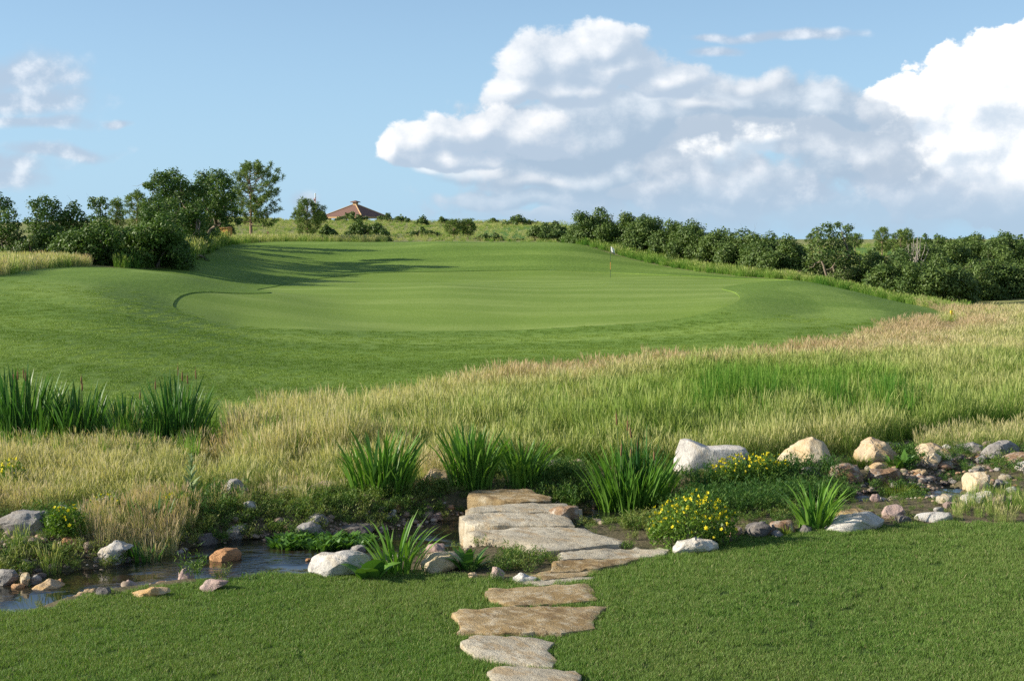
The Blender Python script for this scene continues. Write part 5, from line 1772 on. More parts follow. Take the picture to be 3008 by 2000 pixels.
def woody(centres, base, stems, rn, rad, nlimb, bark, twig=.35):
    vs, fs, off = [], [], 0
    C = [Vector(c_) for c_ in centres]
    top = max(c_.z for c_ in C)
    forks = []
    for s in range(stems):
        tgt = C[rn.randrange(len(C))]
        f = Vector(((base[0] + tgt.x) / 2, (base[1] + tgt.y) / 2, base[2] + (top - base[2]) * rn.uniform(.30, .5)))
        b = Vector(base) + Vector((rn.gauss(0, rad * 1.6), rn.gauss(0, rad * 1.6), -.25)) if stems > 1 else Vector(base) + Vector((0, 0, -.25))
        v, q = limb(b, f, rad, rad * .6, rn, 5, 0, .04)
        vs.append(v); fs.append(q + off); off += len(v); forks.append(f)
    idx = list(range(len(C))); rn.shuffle(idx)
    for i in idx[:nlimb]:
        f = min(forks, key=lambda q: (q - C[i]).length)
        v, q = limb(f, C[i], rad * .45, rad * .1, rn, 5, .12, .07)
        vs.append(v); fs.append(q + off); off += len(v)
        for _ in range(2):
            e = C[i] + Vector((rn.gauss(0, 1), rn.gauss(0, 1), rn.gauss(.3, .8))).normalized() * rn.uniform(.5, 1.0) * twig * 2.2
            v, q = limb(C[i], e, rad * .12, rad * .03, rn, 3, .1, .08)
            vs.append(v); fs.append(q + off); off += len(v)
    v = np.concatenate(vs)
    return mesh_np('trunk', v, [np.concatenate(fs)], [bark], True)


def oak(label, D, lumps=None, box=None, base=None, seed=1, leaf=.088, density=1.0, mat=None, stems=3, rad=.09, group=None, name='oak_tree', cat='tree', nl=26, depth=None, gap=1.0):
    """lumps: (px, py, radius px) in the photograph; or box (x0, ytop, x1, ybase) filled with lumps"""
    rn = random.Random(seed); r = np.random.default_rng(seed)
    mpp = D / FPX
    if lumps is None:
        x0, yt, x1, yb = box
        w_, h_ = x1 - x0, yb - yt
        lumps = []
        for i in range(nl):
            u = (i + rn.random()) / nl * 2 - 1
            prof = (1 - abs(u) ** 4.5) ** .5
            hh = h_ * prof * (0.86 + .14 * math.sin(u * 4.1 + seed) * math.sin(u * 9.3 + seed * 2))
            f = rn.random() ** .5
            rr = h_ * rn.uniform(.12, .20)
            lumps.append((x0 + w_ * (.5 + .5 * u * .88), yb - max(rr * .6, min(hh, h_) * f) + rr * .9 * f, rr))
        # make sure the crown reaches its top
        lumps.append((x0 + w_ * rn.uniform(.35, .65), yt + h_ * .14, h_ * .15))
    xs = [q[0] for q in lumps]; ws = (max(xs) - min(xs)) * mpp
    dep = depth if depth is not None else max(ws * .8, 1.0)
    if base is None: base = ((min(xs) + max(xs)) / 2, None)
    bx = xat(base[0], D, 1.0)
    bz = H(bx, D)
    C, Rr = [], []
    zmin = 1e9
    for (px, py, rp) in lumps:
        p0 = at(px, py, D)
        # inside a rounded plan: lumps in the middle may lie nearer or farther
        u = (px - base[0]) * mpp / max(.5, ws * .5)
        oy = rn.uniform(-.5, .5) * dep * math.sqrt(max(.1, 1 - min(1, u * u) * .8))
        k = (D + oy) / D
        C.append(((p0.x - 0) * k - bx, oy, (p0.z - CAM_Z) * k + CAM_Z - bz)); Rr.append(rp * mpp * 1.05)
    C = np.array(C); Rr = np.array(Rr)
    n_per = np.maximum(30, (density * 9.0 * (Rr / leaf) ** 2).astype(int))
    root = empty(name, (bx, D, bz), 0, label, cat, group)
    V, F, A = leaves_np(C, Rr, n_per, leaf, r)
    add('crown', mesh_np('crown', V, [F], [mat or M_OAK], False, A), root)
    add('trunk', woody(C, (0, 0, 0), stems, rn, rad, min(len(C), 22), M_BARK, float(Rr.mean())), root)
    return root


GT = 'oaks on the left of the green'
# the two big oaks left of the pine
oak('tall spreading oak with an open crown arching to the left, right of the scrub thicket', 101, lumps=[(470, 525, 24), (505, 520, 26), (445, 545, 16), (530, 540, 22), (490, 550, 24), (520, 570, 26), (475, 575, 22), (545, 590, 28), (500, 610, 30), (540, 640, 30), (470, 625, 28), (570, 660, 28),
     (545, 690, 26), (590, 700, 24), (520, 680, 28), (575, 620, 24), (600, 730, 18), (560, 730, 20), (430, 545, 10), (560, 560, 16)], base=(565, 0), seed=21, stems=2, rad=.17, group=GT, depth=7.5, density=1.5)
oak('big dense oak with a drooping right limb standing left of the pine', 105, lumps=[(600, 525, 24), (640, 520, 24), (660, 540, 22), (620, 560, 28), (650, 580, 26), (585, 560, 22), (600, 600, 28), (635, 620, 26), (675, 600, 20), (590, 650, 26), (610, 680, 24), (660, 640, 18), (690, 625, 14),
     (575, 690, 24), (605, 715, 20), (625, 735, 14), (700, 650, 12), (680, 575, 14), (560, 640, 22)], base=(570, 0), seed=22, stems=2, rad=.17, group=GT, depth=7.5, density=1.5)
oak('dense oak added behind the two big oaks to widen their shadow', 114, lumps=[(560, 560, 24), (600, 550, 26), (530, 590, 24), (570, 600, 28), (620, 590, 26), (650, 610, 24), (550, 640, 26), (600, 650, 28), (640, 650, 24), (520, 650, 22), (580, 690, 24), (630, 690, 20)], base=(585, 0), seed=33, rad=.15, group=GT, depth=7)  # added tree, mostly hidden, widens the shadow on the slope
oak('shaded oak added left of the two big oaks, behind the thicket, to widen their shadow', 95, lumps=[(430, 600, 20), (460, 590, 22), (500, 600, 24), (440, 630, 24), (480, 640, 26), (520, 640, 24), (430, 670, 24), (470, 690, 24), (510, 690, 24)], base=(470, 0), seed=34, rad=.14, group=GT, depth=7)  # second added tree, broadens the near side of that shadow
oak('broad low oak thicket in front of the big oaks', 86, box=(330, 625, 560, 790), seed=23, nl=60, group=GT, stems=5, depth=6.0)
oak('wide scrub oak with pale bare twigs left of the big oaks', 84, box=(150, 640, 390, 795), seed=24, nl=60, group=GT, stems=5, depth=5.0)
oak('leafy oak rising behind the scrub left of the big oaks', 90, box=(400, 590, 500, 720), seed=28, nl=24, group=GT, depth=3)
oak('round topped oak with twin crowns at the far left', 94, lumps=[(100, 600, 18), (130, 590, 18), (160, 600, 18), (115, 620, 22), (150, 625, 24), (180, 640, 22), (125, 650, 26), (160, 665, 26), (105, 670, 24), (85, 650, 14), (140, 700, 28), (100, 715, 26), (180, 690, 24)], base=(135, 0), seed=25, group=GT)
oak('oak with a pointed round top right of the twin crowned oak', 95, lumps=[(215, 605, 16), (205, 625, 18), (230, 630, 18), (195, 650, 22), (225, 655, 22), (240, 680, 22), (205, 690, 24), (250, 650, 12), (225, 710, 24)], base=(215, 0), seed=26, group=GT)
oak('oak cut by the left edge of the view', 88, lumps=[(-20, 580, 24), (15, 600, 20), (-10, 620, 28), (30, 630, 20), (5, 660, 28), (45, 660, 16), (40, 690, 24), (-30, 680, 30), (10, 710, 28), (60, 710, 22), (-50, 640, 30), (80, 730, 20), (30, 745, 24)], base=(0, 0), seed=27, group=GT)
oak('small square topped oak showing above the scrub', 101, lumps=[(270, 588, 11), (300, 588, 13), (285, 600, 14), (310, 605, 11), (268, 605, 10), (290, 620, 10), (300, 640, 16), (270, 645, 16), (285, 665, 20), (310, 670, 18)], base=(287, 0), seed=29, group=GT, stems=2)
oak('dark shaded scrub oak under the twin crowned oak at the far left', 89, box=(40, 655, 250, 775), seed=32, nl=44, group=GT, stems=4, depth=4)
oak('bright green low bush at the foot of the left edge oak', 82, box=(40, 690, 125, 760), seed=30, nl=16, group=GT, name='shrub', cat='shrub', mat=M_OAK2, leaf=.08)
oak('small pale bush at the shady foot of the big oaks', 93, box=(505, 730, 620, 775), seed=31, nl=16, name='shrub', cat='shrub', mat=M_OAK2, leaf=.08)

GR = 'oak bushes along the right of the green'
RIGHT = [
    ('tall round oak bush at the left end of the right hand row, behind the flag', 126, (1692, 608, 1800, 735), 28),
    ('oak bush second from the left in the right hand row', 124, (1770, 622, 1880, 738), 26),
    ('dense oak bush with a small raised tip behind the flag', 121, (1850, 630, 1950, 745), 26),
    ('oak bush in the right hand row above the tall yellow grass', 118, (1930, 645, 2030, 752), 26),
    ('rounded oak bush in the middle of the right hand row', 114, (1985, 646, 2100, 768), 28),
    ('oak bush right of the middle of the right hand row', 111, (2070, 668, 2170, 780), 26),
    ('oak bush with light crown tips above the mulleins', 108, (2130, 672, 2230, 800), 26),
    ('oak bush showing grey dead branches at the right end of the row', 105, (2200, 682, 2290, 822), 26),
    ('dark oak bush closing the row before the gap to the lone oak', 103, (2260, 690, 2365, 832), 28),
    ('low oak bush left of the row by the red stake', 130, (1655, 668, 1730, 722), 16),
    ('oak bush with dense dark base right of the lone oak', 102, (2520, 735, 2640, 870), 26),
    ('big shaded oak bush behind the right shoulder of the green', 99, (2590, 730, 2740, 890), 32),
    ('sunlit oak bush with bare twigs in front of the right thicket', 92, (2560, 760, 2700, 890), 28),
    ('sunlit oak bush above the yellow stake', 90, (2670, 745, 2830, 905), 32),
    ('oak bush in the right thicket below the far pines', 112, (2640, 705, 2770, 800), 26),
    ('oak bush in the right thicket near the pale dead snag', 118, (2720, 695, 2830, 790), 24),
    ('tall oak bush at the back of the right thicket', 122, (2790, 685, 2930, 800), 28),
    ('oak bush at the right edge of the view, back', 120, (2890, 680, 3060, 800), 30),
    ('oak bush at the right edge of the view, front', 98, (2890, 720, 3080, 890), 34),
    ('grey twigged oak bush in the right thicket above the dirt path', 96, (2790, 760, 2920, 890), 28),
]
for i, (lab, D_, bx_, nl_) in enumerate(RIGHT):
    bw_ = bx_[2] - bx_[0]
    bx_ = (bx_[0] - .24 * bw_, bx_[1], bx_[2] + .24 * bw_, bx_[3] + 14)
    nl_ = int(nl_ * 1.9)
    oak(lab, D_, box=bx_, seed=60 + i, nl=nl_, group=GR, mat=M_OAK2, leaf=.092, stems=4, rad=.06, name='oak_bush', cat='bush', depth=3.6)
oak('lone taller oak with a ragged top in the middle of the right tree line', 100, lumps=[(2400, 680, 14), (2430, 668, 16), (2460, 662, 12), (2490, 672, 14), (2445, 690, 20), (2480, 695, 18), (2410, 705, 20), (2450, 720, 24), (2490, 725, 20), (2420, 745, 26), (2470, 755, 26), (2390, 765, 24), (2440, 780, 28),
     (2490, 790, 26), (2510, 760, 20), (2400, 805, 26), (2460, 820, 28), (2500, 830, 24), (2380, 730, 14), (2530, 800, 18), (2395, 835, 20), (2440, 850, 20), (2370, 800, 16), (2540, 830, 18)], base=(2450, 0), seed=50, mat=M_OAK2, leaf=.09, rad=.12, depth=3.5)

# bushes on the hill
GH = 'bushes on the hill around the pavilion'
HILL = [
    ('oak bush before the right half of the pavilion roof', 262, (1085, 632, 1200, 672), .26),
    ('oak bush below the pavilion roof corner', 258, (975, 628, 1090, 655), .26),
    ('wide oak bush right of the pavilion', 250, (1150, 640, 1208, 672), .26),
    ('large dark bush on the slope below the pavilion', 170, (1010, 650, 1135, 702), .19),
    ('dark bush at the right foot of the large slope bush', 150, (1095, 676, 1146, 712), .17),
    ('long low bush on the slope left of the twin young pines', 175, (1175, 672, 1310, 706), .19),
    ('wide oak bush on the ridge right of the twin young pines', 235, (1470, 636, 1585, 678), .25),
    ('dark oak bush beyond the crest, left of the red stake', 165, (1535, 660, 1690, 716), .19),
    ('oak bush left of the dark one beyond the crest', 175, (1600, 655, 1660, 700), .19),
    ('tiny bush on the slope under the small pine', 165, (945, 665, 985, 690), .19),
    ('tiny round bush near the crest right of the twin young pines', 160, (1440, 690, 1475, 708), .17),
    ('small bush on the skyline left of the wide ridge oak', 255, (1425, 645, 1470, 664), .26),
    ('tiny pointed bush near the crest at the far fairway', 158, (1405, 690, 1438, 707), .17),
    ('small round tree on the skyline right of the pavilion bushes', 240, (1222, 640, 1256, 672), .24),
    ('small bush on the skyline above the long low bush', 258, (1288, 642, 1316, 658), .26),
    ('bush beside the flagpole', 240, (922, 622, 955, 650), .25),
    ('distant bush left of the box behind the big oaks', 150, (600, 650, 690, 700), .19),
]
for i, (lab, D_, bx_, lf) in enumerate(HILL):
    bx_ = (bx_[0] - 5, bx_[1] - 6, bx_[2] + 5, bx_[3] + 10)
    oak(lab, D_, box=bx_, seed=120 + i, nl=30, density=1.7, group=GH, mat=M_OAK2, leaf=lf * .7, stems=3, rad=.05, name='hill_bush', cat='bush')
# far belt on the right, a dark line of bushes behind the thicket
FAR = [('far oak belt above the right thicket, left part', 190, (2560, 690, 2680, 735)), ('far oak belt above the right thicket, middle part', 200, (2660, 686, 2800, 735)),
       ('far oak belt above the right thicket, right part', 195, (2780, 690, 2900, 735)), ('far oaks at the right edge of the view', 190, (2880, 685, 3060, 740))]
for i, (lab, D_, bx_) in enumerate(FAR):
    oak(lab, D_, box=bx_, seed=160 + i, nl=22, group='far oaks on the right horizon', mat=M_OAK, leaf=.18, stems=3, rad=.06, name='far_oak', cat='tree')


def pine(label, D, px, ytop, ybase_vis, halfw, seed, dens=1.0, needle=.24, group=None, bush=0.0, asym=0.0):
    """ponderosa: straight trunk, upswept limbs, needle tufts at their ends"""
    rn = random.Random(seed); r = np.random.default_rng(seed)
    mpp = D / FPX
    bx = xat(px, D, 3.0); bz = H(bx, D)
    top = at(px, ytop, D).z - bz
    low = max(.35, at(px, ybase_vis, D).z - bz)
    wmax = halfw * mpp
    vs, fs, off = [], [], 0
    pts = [(rn.gauss(0, .03) * k * .3, rn.gauss(0, .03) * k * .3, -.3 + (top * .96 + .3) * k / 7) for k in range(8)]
    v, q = tube_np(pts, [top * .022 * (1 - k / 7.6) + .015 for k in range(8)], 8)
    vs.append(v); fs.append(q); off += len(v)
    tip = []
    nb = int(46 * dens)
    for i in range(nb):
        f = (i + rn.random()) / nb
        z0 = low + (top * .97 - low) * f
        prof = (.55 + 1.25 * f) * (f < .35) + (f >= .35) * (1.0 * (1 - (max(0.0, f - .35) / .68) ** 2.2) + .04)
        L = wmax * max(.10, prof) * rn.uniform(.62, 1.08)
        az_ = i * 2.4 + rn.uniform(-.4, .4)
        if asym and math.cos(az_) > 0: L *= 1 + asym * (1 - f)
        if asym and math.cos(az_) < 0: L *= 1 - asym * .4
        up = rn.uniform(.05, .35) + .55 * f
        p0 = Vector((0, 0, z0)); p1 = Vector((math.cos(az_) * L, math.sin(az_) * L, z0 + L * up))
        v, q = limb(p0, p1, .022 * top * .25, .012, rn, 4, -.22, .03)
        vs.append(v); fs.append(q + off); off += len(v)
        m = max(2, int(L / (needle * .95)))
        for j in range(m):
            t_ = .42 + .58 * (j + 1) / m
            c_ = p0.lerp(p1, t_); c_.z -= .22 * L * math.sin(t_ * math.pi) * .5
            for _ in range(2 if t_ > .75 else 1):
                tip.append(tuple(c_ + Vector((rn.gauss(0, .5), rn.gauss(0, .5), rn.gauss(.25, .35))) * needle * 1.1))
    C = np.array(tip)
    n_per = 20
    Cn = np.repeat(C, n_per, axis=0); n = len(Cn)
    d = r.normal(size=(n, 3)) + np.array([0, 0, .45]); d /= np.linalg.norm(d, axis=1)[:, None]
    s_ = np.cross(d, r.normal(size=(n, 3))); s_ /= np.linalg.norm(s_, axis=1)[:, None]
    L = needle * (.7 + .5 * r.random(n)); wv = needle * .11
    b0 = Cn + d * (L * .12)[:, None]
    V = np.stack([b0 - s_ * wv * .5, b0 + s_ * wv * .5, Cn + d * L[:, None] + s_ * wv * .6, Cn + d * L[:, None] - s_ * wv * .6], 1).reshape(-1, 3)
    F = np.arange(n * 4).reshape(-1, 4)
    rnd = np.clip(.5 * np.repeat(r.random(len(C)), n_per) + .5 * r.random(n), 0, 1)
    root = empty('pine_tree', (bx, D, bz), 0, label, 'tree', group)
    add('crown', mesh_np('crown', V, [F], [M_PINE], False, {'t': np.zeros(n * 4), 'rnd': np.repeat(rnd, 4)}), root)
    add('trunk', mesh_np('trunk', np.concatenate(vs), [np.concatenate(fs)], [M_BARKP], True), root)
    return root


GP = 'pines around the green'
pine('tall ponderosa pine with a visible trunk right of the big oaks', 138, 738, 484, 665, 82, 7, 1.45, .33, GP, asym=.45)
pine('half grown pine left of the flagpole', 150, 903, 595, 690, 50, 8, 1.2, .30, GP)
pine('left one of the twin young pines on the slope', 165, 1333, 652, 706, 28, 9, .8, .27, GP)
pine('right one of the twin young pines on the slope', 166, 1375, 652, 706, 26, 10, .8, .27, GP)
pine('young pine showing above the scrub left of the big oaks', 112, 405, 570, 680, 34, 11, .9, .28, GP)
pine('little pine between the square topped oak and the big oaks', 118, 346, 594, 680, 24, 12, .8, .28, GP)
pine('far pine right of the lone oak', 210, 2512, 694, 728, 22, 13, .6, .34, GP)
pine('pointed pine above the right thicket, left of the pair', 180, 2592, 675, 740, 26, 14, .7, .32, GP)
pine('dark pine above the right thicket, right of the pointed one', 165, 2645, 682, 745, 24, 15, .8, .30, GP)
pine('pine behind the dark pine of the right thicket', 185, 2664, 678, 735, 18, 16, .7, .30, GP)
pine('far little pine left of the lone oak', 230, 2384, 690, 735, 18, 17, .6, .34, GP)

# pale dead snag in the right thicket
g = at(2690, 740, 108); bz_ = H(g.x, 108)
rn = random.Random(5)
vs, fs, off = [], [], 0
for i in range(14):
    e = at(2690 + rn.uniform(-28, 28), rn.uniform(684, 720), 108)
    v, q = limb((0, 0, -.2), (e.x - g.x, rn.uniform(-.8, .8), e.z - bz_), .06, .012, rn, 6, .05, .05)
    vs.append(v); fs.append(q + off); off += len(v)
M_DEAD = plain('dead_wood', (.36, .32, .27), .95, .1, .2, 8)
tag(add('dead_tree', mesh_np('dead_tree', np.concatenate(vs), [np.concatenate(fs)], [M_DEAD], True), loc=(g.x, 108, bz_)), 'pale leafless snag standing in the right thicket', 'tree')

# ------------------------------------------------------------------ pavilion, poles, stakes
def box_np(x0, x1, y0, y1, z0, z1):
    v = [(x, y, z) for x in (x0, x1) for y in (y0, y1) for z in (z0, z1)]
    f = [(0, 1, 3, 2), (4, 6, 7, 5), (0, 4, 5, 1), (2, 3, 7, 6), (0, 2, 6, 4), (1, 5, 7, 3)]
    return np.array(v, float), np.array(f)


def box_part(name, dims, mat, parent, loc=(0, 0, 0), rot=(0, 0, 0), bevel=0.0):
    v, f = box_np(*dims)
    me = mesh_np(name, v, [f], [mat])
    if bevel:
        bm = bmesh.new(); bm.from_mesh(me)
        bmesh.ops.bevel(bm, geom=bm.edges[:], offset=bevel, segments=2, affect='EDGES', profile=.5)
        bm.to_mesh(me); bm.free()
    return add(name, me, parent, loc, rot)


m_, t = material('roof_tile')
tc = t.n('ShaderNodeTexCoord').outputs['Object']
sx, sy, sz = t.sep(tc)
course = t.m('FRACT', t.m('MULTIPLY', sz, 9.0))
rn1 = t.noise(tc, 6.0, 4.0, .7)
c_ = t.mix(rn1, (.165, .095, .075), (.24, .145, .115))
c_ = t.mix(t.smooth(course, .0, .3, .45, 0), c_, (.10, .05, .04))
finish(t, principled(t, c_, .8, .2, bump(t, course, .5, .03)))
M_TILE = m_
M_TRIM = plain('tan_trim', (.50, .33, .17), .7, .2, .1)
M_PILL = plain('pillar_stone', (.45, .37, .26), .85, .2, .2, 6)
M_DARKW = plain('dark_ceiling', (.10, .07, .05), .8)
M_WHITE = plain('white_paint', (.80, .80, .78), .45, .4, .03)

DP = 288.0
cpt = at(1044, 600, DP)
bz_ = H(cpt.x, DP)
eave = at(1044, 636, DP).z - bz_; apex = at(1044, 603, DP).z - bz_
hs = 9.6 / 2
root = empty('pavilion', (cpt.x, DP, bz_), R(-28), 'open pavilion with a brown tiled hip roof and small cupola on the hill', 'pavilion')
k_ = .45
rv = np.array([(-hs, -hs, eave), (hs, -hs, eave), (hs, hs, eave), (-hs, hs, eave), (-k_, -k_, apex), (k_, -k_, apex), (k_, k_, apex), (-k_, k_, apex)])
for i, (lab) in enumerate(('sunny roof face', None, None, None)):
    j = (i + 1) % 4
    face = np.array([rv[i], rv[j], rv[4 + j], rv[4 + i]])
    inn = face - np.array([0, 0, .12])
    vv = np.concatenate([face, inn]); 
    ff = np.array([(0, 1, 2, 3), (7, 6, 5, 4), (0, 4, 5, 1), (1, 5, 6, 2), (2, 6, 7, 3), (3, 7, 4, 0)])
    add('roof', mesh_np('roof', vv, [ff], [M_TILE]), root)
    v, f = tube_np([tuple(rv[i] + np.array([0, 0, .05])), tuple(rv[4 + i] + np.array([0, 0, .05]))], [.13, .13], 6)
    add('ridge_cap', mesh_np('ridge_cap', v, [f], [M_TRIM], True), root)
    # eaves board, butted at the corners
    box_part('eaves_board', (-hs + .002, hs - .14, -.13, 0, -.42, -.01), M_TRIM, root, (0, 0, eave), (0, 0, 0)).matrix_local = Matrix.Rotation(i * math.pi / 2, 4, 'Z') @ Matrix.Translation((0, -hs + .14, eave))
for sx_ in (-1, 1):
    for sy_ in (-1, 1):
        box_part('pillar', (-.3, .3, -.3, .3, -.4, eave - .43), M_PILL, root, (sx_ * (hs - .9), sy_ * (hs - .9), 0), bevel=.03)
box_part('ceiling', (-hs + .2, hs - .2, -hs + .2, hs - .2, eave - .30, eave - .16), M_DARKW, root)
cu = box_part('cupola', (-.42, .42, -.42, .42, apex - .25, apex + .55), M_TRIM, root)
ch = .78
cv = np.array([(-ch, -ch, apex + .55), (ch, -ch, apex + .55), (ch, ch, apex + .55), (-ch, ch, apex + .55), (0, 0, apex + 1.0), (-ch, -ch, apex + .70), (ch, -ch, apex + .70), (ch, ch, apex + .70), (-ch, ch, apex + .70)])
cf4 = np.array([(3, 2, 1, 0), (0, 1, 6, 5), (1, 2, 7, 6), (2, 3, 8, 7), (3, 0, 5, 8)]); cf3 = np.array([(5, 6, 4), (6, 7, 4), (7, 8, 4), (8, 5, 4)])
add('cupola_roof', mesh_np('cupola_roof', cv, [cf4, cf3], [M_TILE]), cu)

# flagpole with a striped flag
gp = at(927, 640, 280); bz_ = H(gp.x, 280); ht = at(927, 572, 280).z - bz_
root = empty('flagpole', (gp.x, 280, bz_), 0, 'white flagpole with a limp red and white striped flag left of the pavilion', 'flagpole')
v, f = tube_np([(0, 0, -.2), (0, 0, ht * .5), (0, 0, ht)], [.17, .15, .11], 10)
add('pole', mesh_np('pole', v, [f], [M_WHITE], True), root)
bm = bmesh.new(); bmesh.ops.create_uvsphere(bm, u_segments=10, v_segments=8, radius=.17)
me = bpy.data.meshes.new('finial'); bm.to_mesh(me); bm.free(); me.materials.append(M_WHITE)
add('finial', me, root, (0, 0, ht + .12))
m_, t = material('striped_flag')
uu = t.attr('t'); vv_ = t.attr('rnd')
st_ = t.m('GREATER_THAN', t.m('FRACT', t.m('MULTIPLY', vv_, 6.5)), .5)
c_ = t.mix(st_, (.75, .72, .70), (.55, .04, .05))
can = t.m('MULTIPLY', t.m('LESS_THAN', uu, .4), t.m('GREATER_THAN', vv_, .46))
c_ = t.mix(can, c_, (.03, .04, .16))
finish(t, principled(t, c_, .8, .1))
nx, ny = 14, 10
V, tt, rr_ = [], [], []
for i in range(nx + 1):
    for j in range(ny + 1):
        u, v_ = i / nx, j / ny
        V.append((.12 - .55 * u * (1 if i % 2 else .8) + .5 * (1 - v_) * u, .22 * math.sin(u * 9 + v_ * 2), ht - .35 - (1 - v_) * 1.05 - u * .55))
        tt.append(u); rr_.append(v_)
F = [(i * (ny + 1) + j, (i + 1) * (ny + 1) + j, (i + 1) * (ny + 1) + j + 1, i * (ny + 1) + j + 1) for i in range(nx) for j in range(ny)]
add('flag', mesh_np('flag', np.array(V), [np.array(F)], [m_], True, {'t': np.array(tt), 'rnd': np.array(rr_)}), root)

# the flagstick on the putting green
D_ = 96.5
gp = at(1793, 813, D_); bz_ = H(gp.x, D_) - .03
root = empty('golf_flagstick', (gp.x, D_, bz_), 0, 'thin golf flagstick with a limp white flag and an orange band on the green', 'flagstick')
M_BLK = plain('dark_rod', (.03, .05, .05), .4, .4, .1)
M_ORG = plain('orange_band', (.55, .25, .06), .6)
v, f = tube_np([(0, 0, 0), (0, 0, 2.25)], [.013, .011], 8)
add('rod', mesh_np('rod', v, [f], [M_BLK], True), root)
v, f = tube_np([(0, 0, .58), (0, 0, 1.10)], [.020, .020], 10)
add('target_band', mesh_np('target_band', v, [f], [M_ORG], True), root)
m_, t = material('white_flag')
c_ = t.mix(t.smooth(t.attr('rnd'), .16, .12), (.82, .82, .80), (.04, .04, .05))
dd = principled(t, c_, .8, .1)
finish(t, dd)
V, tt, rr_ = [], [], []
for i in range(nx + 1):
    for j in range(ny + 1):
        u, v_ = i / nx, j / ny
        V.append((.02 + .30 * u * (1 - .35 * v_) + .02 * math.sin(u * 14), .07 * math.sin(u * 10 + v_), 2.2 - (1 - v_) * .38 - u * .18 * (1.2 - v_ * .5)))
        tt.append(u); rr_.append(v_)
F = [(i * (ny + 1) + j, (i + 1) * (ny + 1) + j, (i + 1) * (ny + 1) + j + 1, i * (ny + 1) + j + 1) for i in range(nx) for j in range(ny)]
add('flag', mesh_np('flag', np.array(V), [np.array(F)], [m_], True, {'t': np.array(tt), 'rnd': np.array(rr_)}), root)


def stake(label, px, ytop, ybot, D, w_, mat):
    g = at(px, ybot, D); bz = H(g.x, D)
    h = at(px, ytop, D).z - bz
    v, f = box_np(-w_ / 2, w_ / 2, -w_ / 2, w_ / 2, -.1, h)
    me = mesh_np('marker_stake', v, [f], [mat])
    bm = bmesh.new(); bm.from_mesh(me); bmesh.ops.bevel(bm, geom=bm.edges[:], offset=w_ * .12, segments=2, affect='EDGES'); bm.to_mesh(me); bm.free()
    tag(add('marker_stake', me, loc=(g.x, D, bz)), label, 'stake', 'marker stakes')


M_RED = plain('red_paint', (.62, .09, .05), .5); M_YEL = plain('yellow_paint', (.80, .55, .05), .5); M_PNK = plain('faded_red_paint', (.60, .22, .16), .6)
stake('red marker stake at the crest beside the right hand bushes', 1676, 706, 722, 126, .10, M_RED)
stake('yellow marker stake at the right edge of the mown grass', 2794, 912, 943, 62, .10, M_YEL)
stake('faded red stake just right of the yellow stake', 2800, 919, 940, 64, .06, M_PNK)
stake('red stake just left of the yellow stake, farther off', 2788, 911, 926, 70, .06, M_RED)
stake('short brown post in the grass right of the tall pine', 787, 680, 692, 132, .2, M_TRIM)

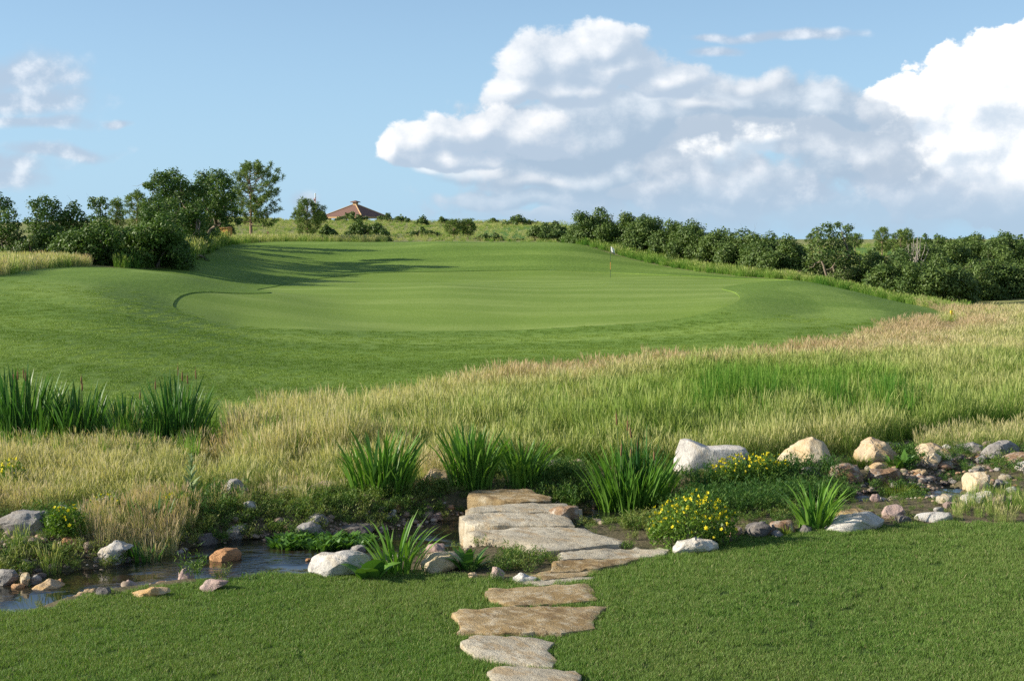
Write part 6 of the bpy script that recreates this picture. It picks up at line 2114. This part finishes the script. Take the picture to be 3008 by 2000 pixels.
# wooden box by the oaks
m_, t = material('box_wood')
tc = t.n('ShaderNodeTexCoord').outputs['Object']
gr = t.noise(t.v('MULTIPLY', tc, (9.0, 9.0, 1.2)), 3.0, 5.0, .7)
finish(t, principled(t, t.mix(t.smooth(gr, .35, .7), (.58, .30, .08), (.40, .19, .05)), .75, .2))
M_BOXW = m_
gp = at(665, 700, 124); bz_ = H(gp.x, 124); ht = at(665, 668, 124).z - bz_
root = empty('wooden_box', (gp.x, 124, bz_), R(-24), 'orange wooden box on legs in the tall grass left of the pine', 'box')
bw, bd = .40, .34
for (x0, x1, y0, y1, nm) in ((-bw, bw, -bd, -bd + .04, 'front_panel'), (-bw, bw, bd - .04, bd, 'back_panel'), (-bw, -bw + .04, -bd + .042, bd - .042, 'side_panel'), (bw - .04, bw, -bd + .042, bd - .042, 'side_panel')):
    box_part(nm, (x0, x1, y0, y1, ht - 1.0, ht - .06), M_BOXW, root)
box_part('lid', (-bw - .05, bw + .05, -bd - .05, bd + .05, ht - .058, ht), plain('lid_wood', (.33, .17, .06), .8), root, (0, 0, 0), (R(4), 0, 0))
for sx_ in (-1, 1):
    for sy_ in (-1, 1):
        box_part('leg', (-.04, .04, -.04, .04, -.1, ht - 1.002), M_BOXW, root, (sx_ * (bw - .06), sy_ * (bd - .06), 0))

# ------------------------------------------------------------------ cart path, dirt, far fairway
def strip(name, pts, mat, lift=.02, step=1.5):
    """a closed plan polygon draped over the ground with inner points"""
    poly = poly_D(pts)
    P = np.array(poly)
    gx, gy = np.meshgrid(np.arange(P[:, 0].min(), P[:, 0].max(), step), np.arange(P[:, 1].min(), P[:, 1].max(), step))
    gx, gy = gx.ravel(), gy.ravel(); k = inside(gx, gy, poly)
    pts_ = [Vector(p_) for p_ in poly] + [Vector((a, b)) for a, b in zip(gx[k], gy[k])]
    vo, eo, fo, *_ = delaunay_2d_cdt(pts_, [(i, (i + 1) % len(poly)) for i in range(len(poly))], [], 1, 1e-4)
    V = np.array([(v[0], v[1]) for v in vo])
    me = mesh_np(name, np.column_stack([V, HH(V[:, 0], V[:, 1]) + lift]), [np.array([f[:3] for f in fo])], [mat], True)
    return tag(add(name, me), kind='structure')


strip('cart_path', [(1150, 138.5), (1250, 138), (1330, 138.5), (1330, 143), (1250, 144), (1150, 143)], M_PATH, .12)
strip('far_fairway', [(1395, 165), (1480, 160), (1560, 168), (1620, 190), (1600, 225), (1500, 215), (1400, 190)], M_FARFW, .12, 4)
strip('distant_fairway', [(2440, 200), (2640, 200), (2640, 280), (2440, 280)], M_FARFW, .15, 8)
M_DIRT = ground_mat('red_dirt', (.36, .19, .10), (.44, .25, .14), (.30, .16, .09), .6, 8.0, .4)
strip('dirt_path', [(2870, 76), (3300, 76), (3300, 85), (2870, 85)], M_DIRT, .05, 1.0)
